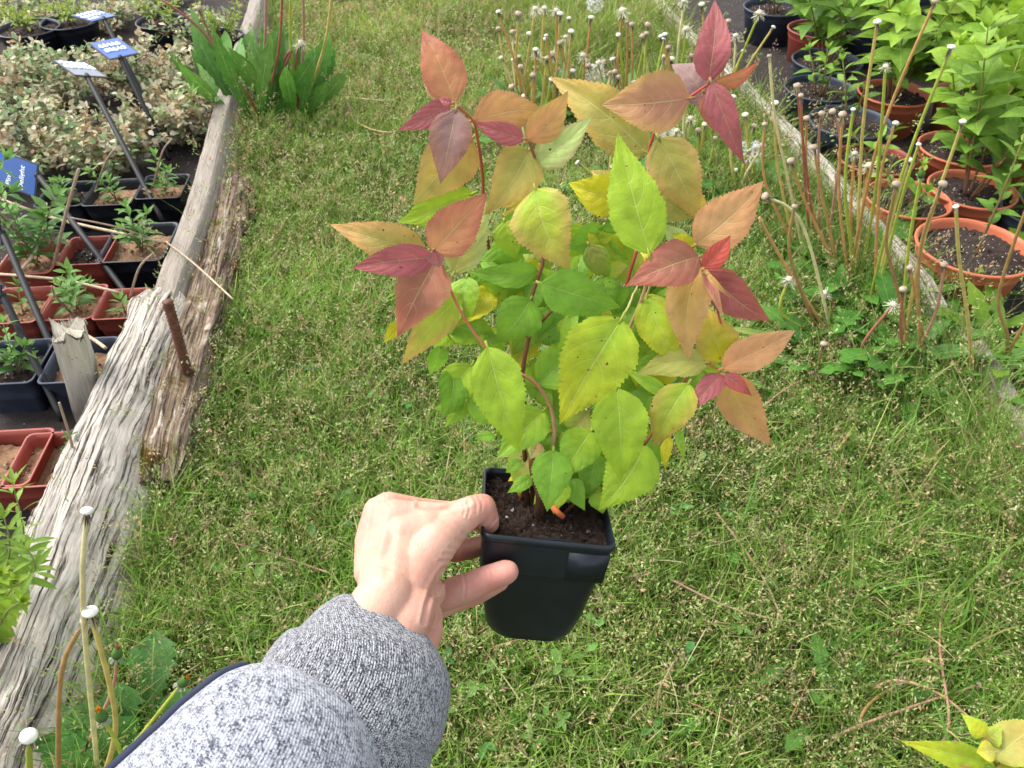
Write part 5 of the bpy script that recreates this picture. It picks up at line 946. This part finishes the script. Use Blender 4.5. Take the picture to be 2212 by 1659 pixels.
def sleeve_tube(name, secs, mat, n=90, seed=0, wr=.0010, thick=True, parent=None):
    """sections: left and right outline in the picture and distance of the tube's middle"""
    cen = [C((a[0] + b_[0]) / 2, (a[1] + b_[1]) / 2, d) for a, b_, d, *_ in secs]; hw = [math.hypot(a[0] - b_[0], a[1] - b_[1]) / 2 / F * d for a, b_, d, *_ in secs]; dirs = [((RT * (b_[0] - a[0]) - UP * (b_[1] - a[1])).normalized()) for a, b_, d, *_ in secs]; fl_ = [s_[3] if len(s_) > 3 else .8 for s_ in secs]
    ii = np.linspace(0, len(secs) - 1, n); vs = []; fs = []; uv = []; L = 0; m_ = 72; prev = None
    cx = smoothpath(cen, (n - 1)); n = len(cx)
    def smo(vals):
        v = np.interp(np.linspace(0, len(secs) - 1, n), np.arange(len(secs)), vals); kk = 13; p = np.concatenate([2 * v[0] - v[kk:0:-1], v, 2 * v[-1] - v[-2:-kk - 2:-1]]); g = np.exp(-np.linspace(-2, 2, 2 * kk + 1) ** 2); return np.convolve(p, g / g.sum(), 'same')[kk:kk + n]
    sm1 = smo(hw); sm2 = smo(fl_); cz = [smo([c[q] for c in cen]) for q in range(3)]; cx = [Vector((cz[0][i], cz[1][i], cz[2][i])) for i in range(n)]
    for i in range(n):
        t = i / (n - 1) * (len(secs) - 1); k = min(int(t), len(secs) - 2); f_ = t - k; f2 = f_; h = float(sm1[i]); d = (dirs[k].lerp(dirs[k + 1], f2)).normalized(); e = float(sm2[i])
        T_ = (cx[min(i + 1, n - 1)] - cx[max(i - 1, 0)]).normalized(); d = (d - T_ * d.dot(T_)).normalized(); N_ = T_.cross(d).normalized()
        if i: L += (cx[i] - cx[i - 1]).length
        for j in range(m_):
            a = 2 * math.pi * j / m_; q = noise.noise(Vector((L * 22, math.cos(a) * 1.4 + seed, math.sin(a) * 1.4))) * wr * 1.6 + noise.noise(Vector((L * 60, math.cos(a) * 3 + seed, math.sin(a) * 3))) * wr * .6; vs.append(cx[i] + d * (math.cos(a) * (h + q)) + N_ * (math.sin(a) * (h * e + q))); uv.append((L, a * h))
    for i in range(n - 1):
        for j in range(m_): j2 = (j + 1) % m_; fs.append((i * m_ + j, i * m_ + j2, (i + 1) * m_ + j2, (i + 1) * m_ + j))
    # turned-in opening
    b0 = len(vs); c0 = cx[0]
    for q, dd in ((.955, .001), (.93, -.012), (.90, -.03)):
        for j in range(m_): vs.append(c0 + (vs[j] - c0) * q + (cx[0] - cx[1]).normalized() * dd); uv.append((dd, j * .003))
    rows = [0, b0, b0 + m_, b0 + 2 * m_]
    for r0, r1 in zip(rows[:-1], rows[1:]):
        for j in range(m_): j2 = (j + 1) % m_; fs.append((r0 + j2, r0 + j, r1 + j, r1 + j2))
    mb = MB(); mb.add(vs, fs, (1, 1, 1), uv); return obj(name, mb, mat, parent or person), vs[:n * m_], m_, n
cuff, _, _, _ = sleeve_tube('cuff', [((759, 1246), (900, 1428), .505, .48), ((722, 1262), (915, 1490), .496, .62), ((656, 1316), (948, 1562), .484, .78), ((596, 1374), (940, 1625), .474, .82), ((562, 1440), (905, 1690), .466, .85), ((552, 1540), (880, 1800), .455, .8), ((545, 1650), (860, 1950), .445, .8)], CUFF, seed=3)
sl, sv, m_, n_ = sleeve_tube('sleeve', [((545, 1440), (788, 1706), .452, .80), ((508, 1440), (800, 1745), .446, .90), ((450, 1466), (800, 1800), .436, .95), ((385, 1515), (790, 1870), .425, 1.0), ((235, 1655), (720, 2050), .405, 1.0), ((80, 1830), (640, 2300), .375, 1.0), ((-150, 2100), (560, 2700), .34, 1.0)], SLEEVE, seed=8, wr=.0014, n=110)
mb = MB(); jj = min((m_ // 2 - 2, m_ // 2 + 2), key=lambda j: depth(sv[50 * m_ + j]))
rows = [Vector(sv[i * m_ + (jj)]) for i in range(10, n_)]; tube(mb, rows, .0032, sides=10); obj('piping', mb, NAVY, person)
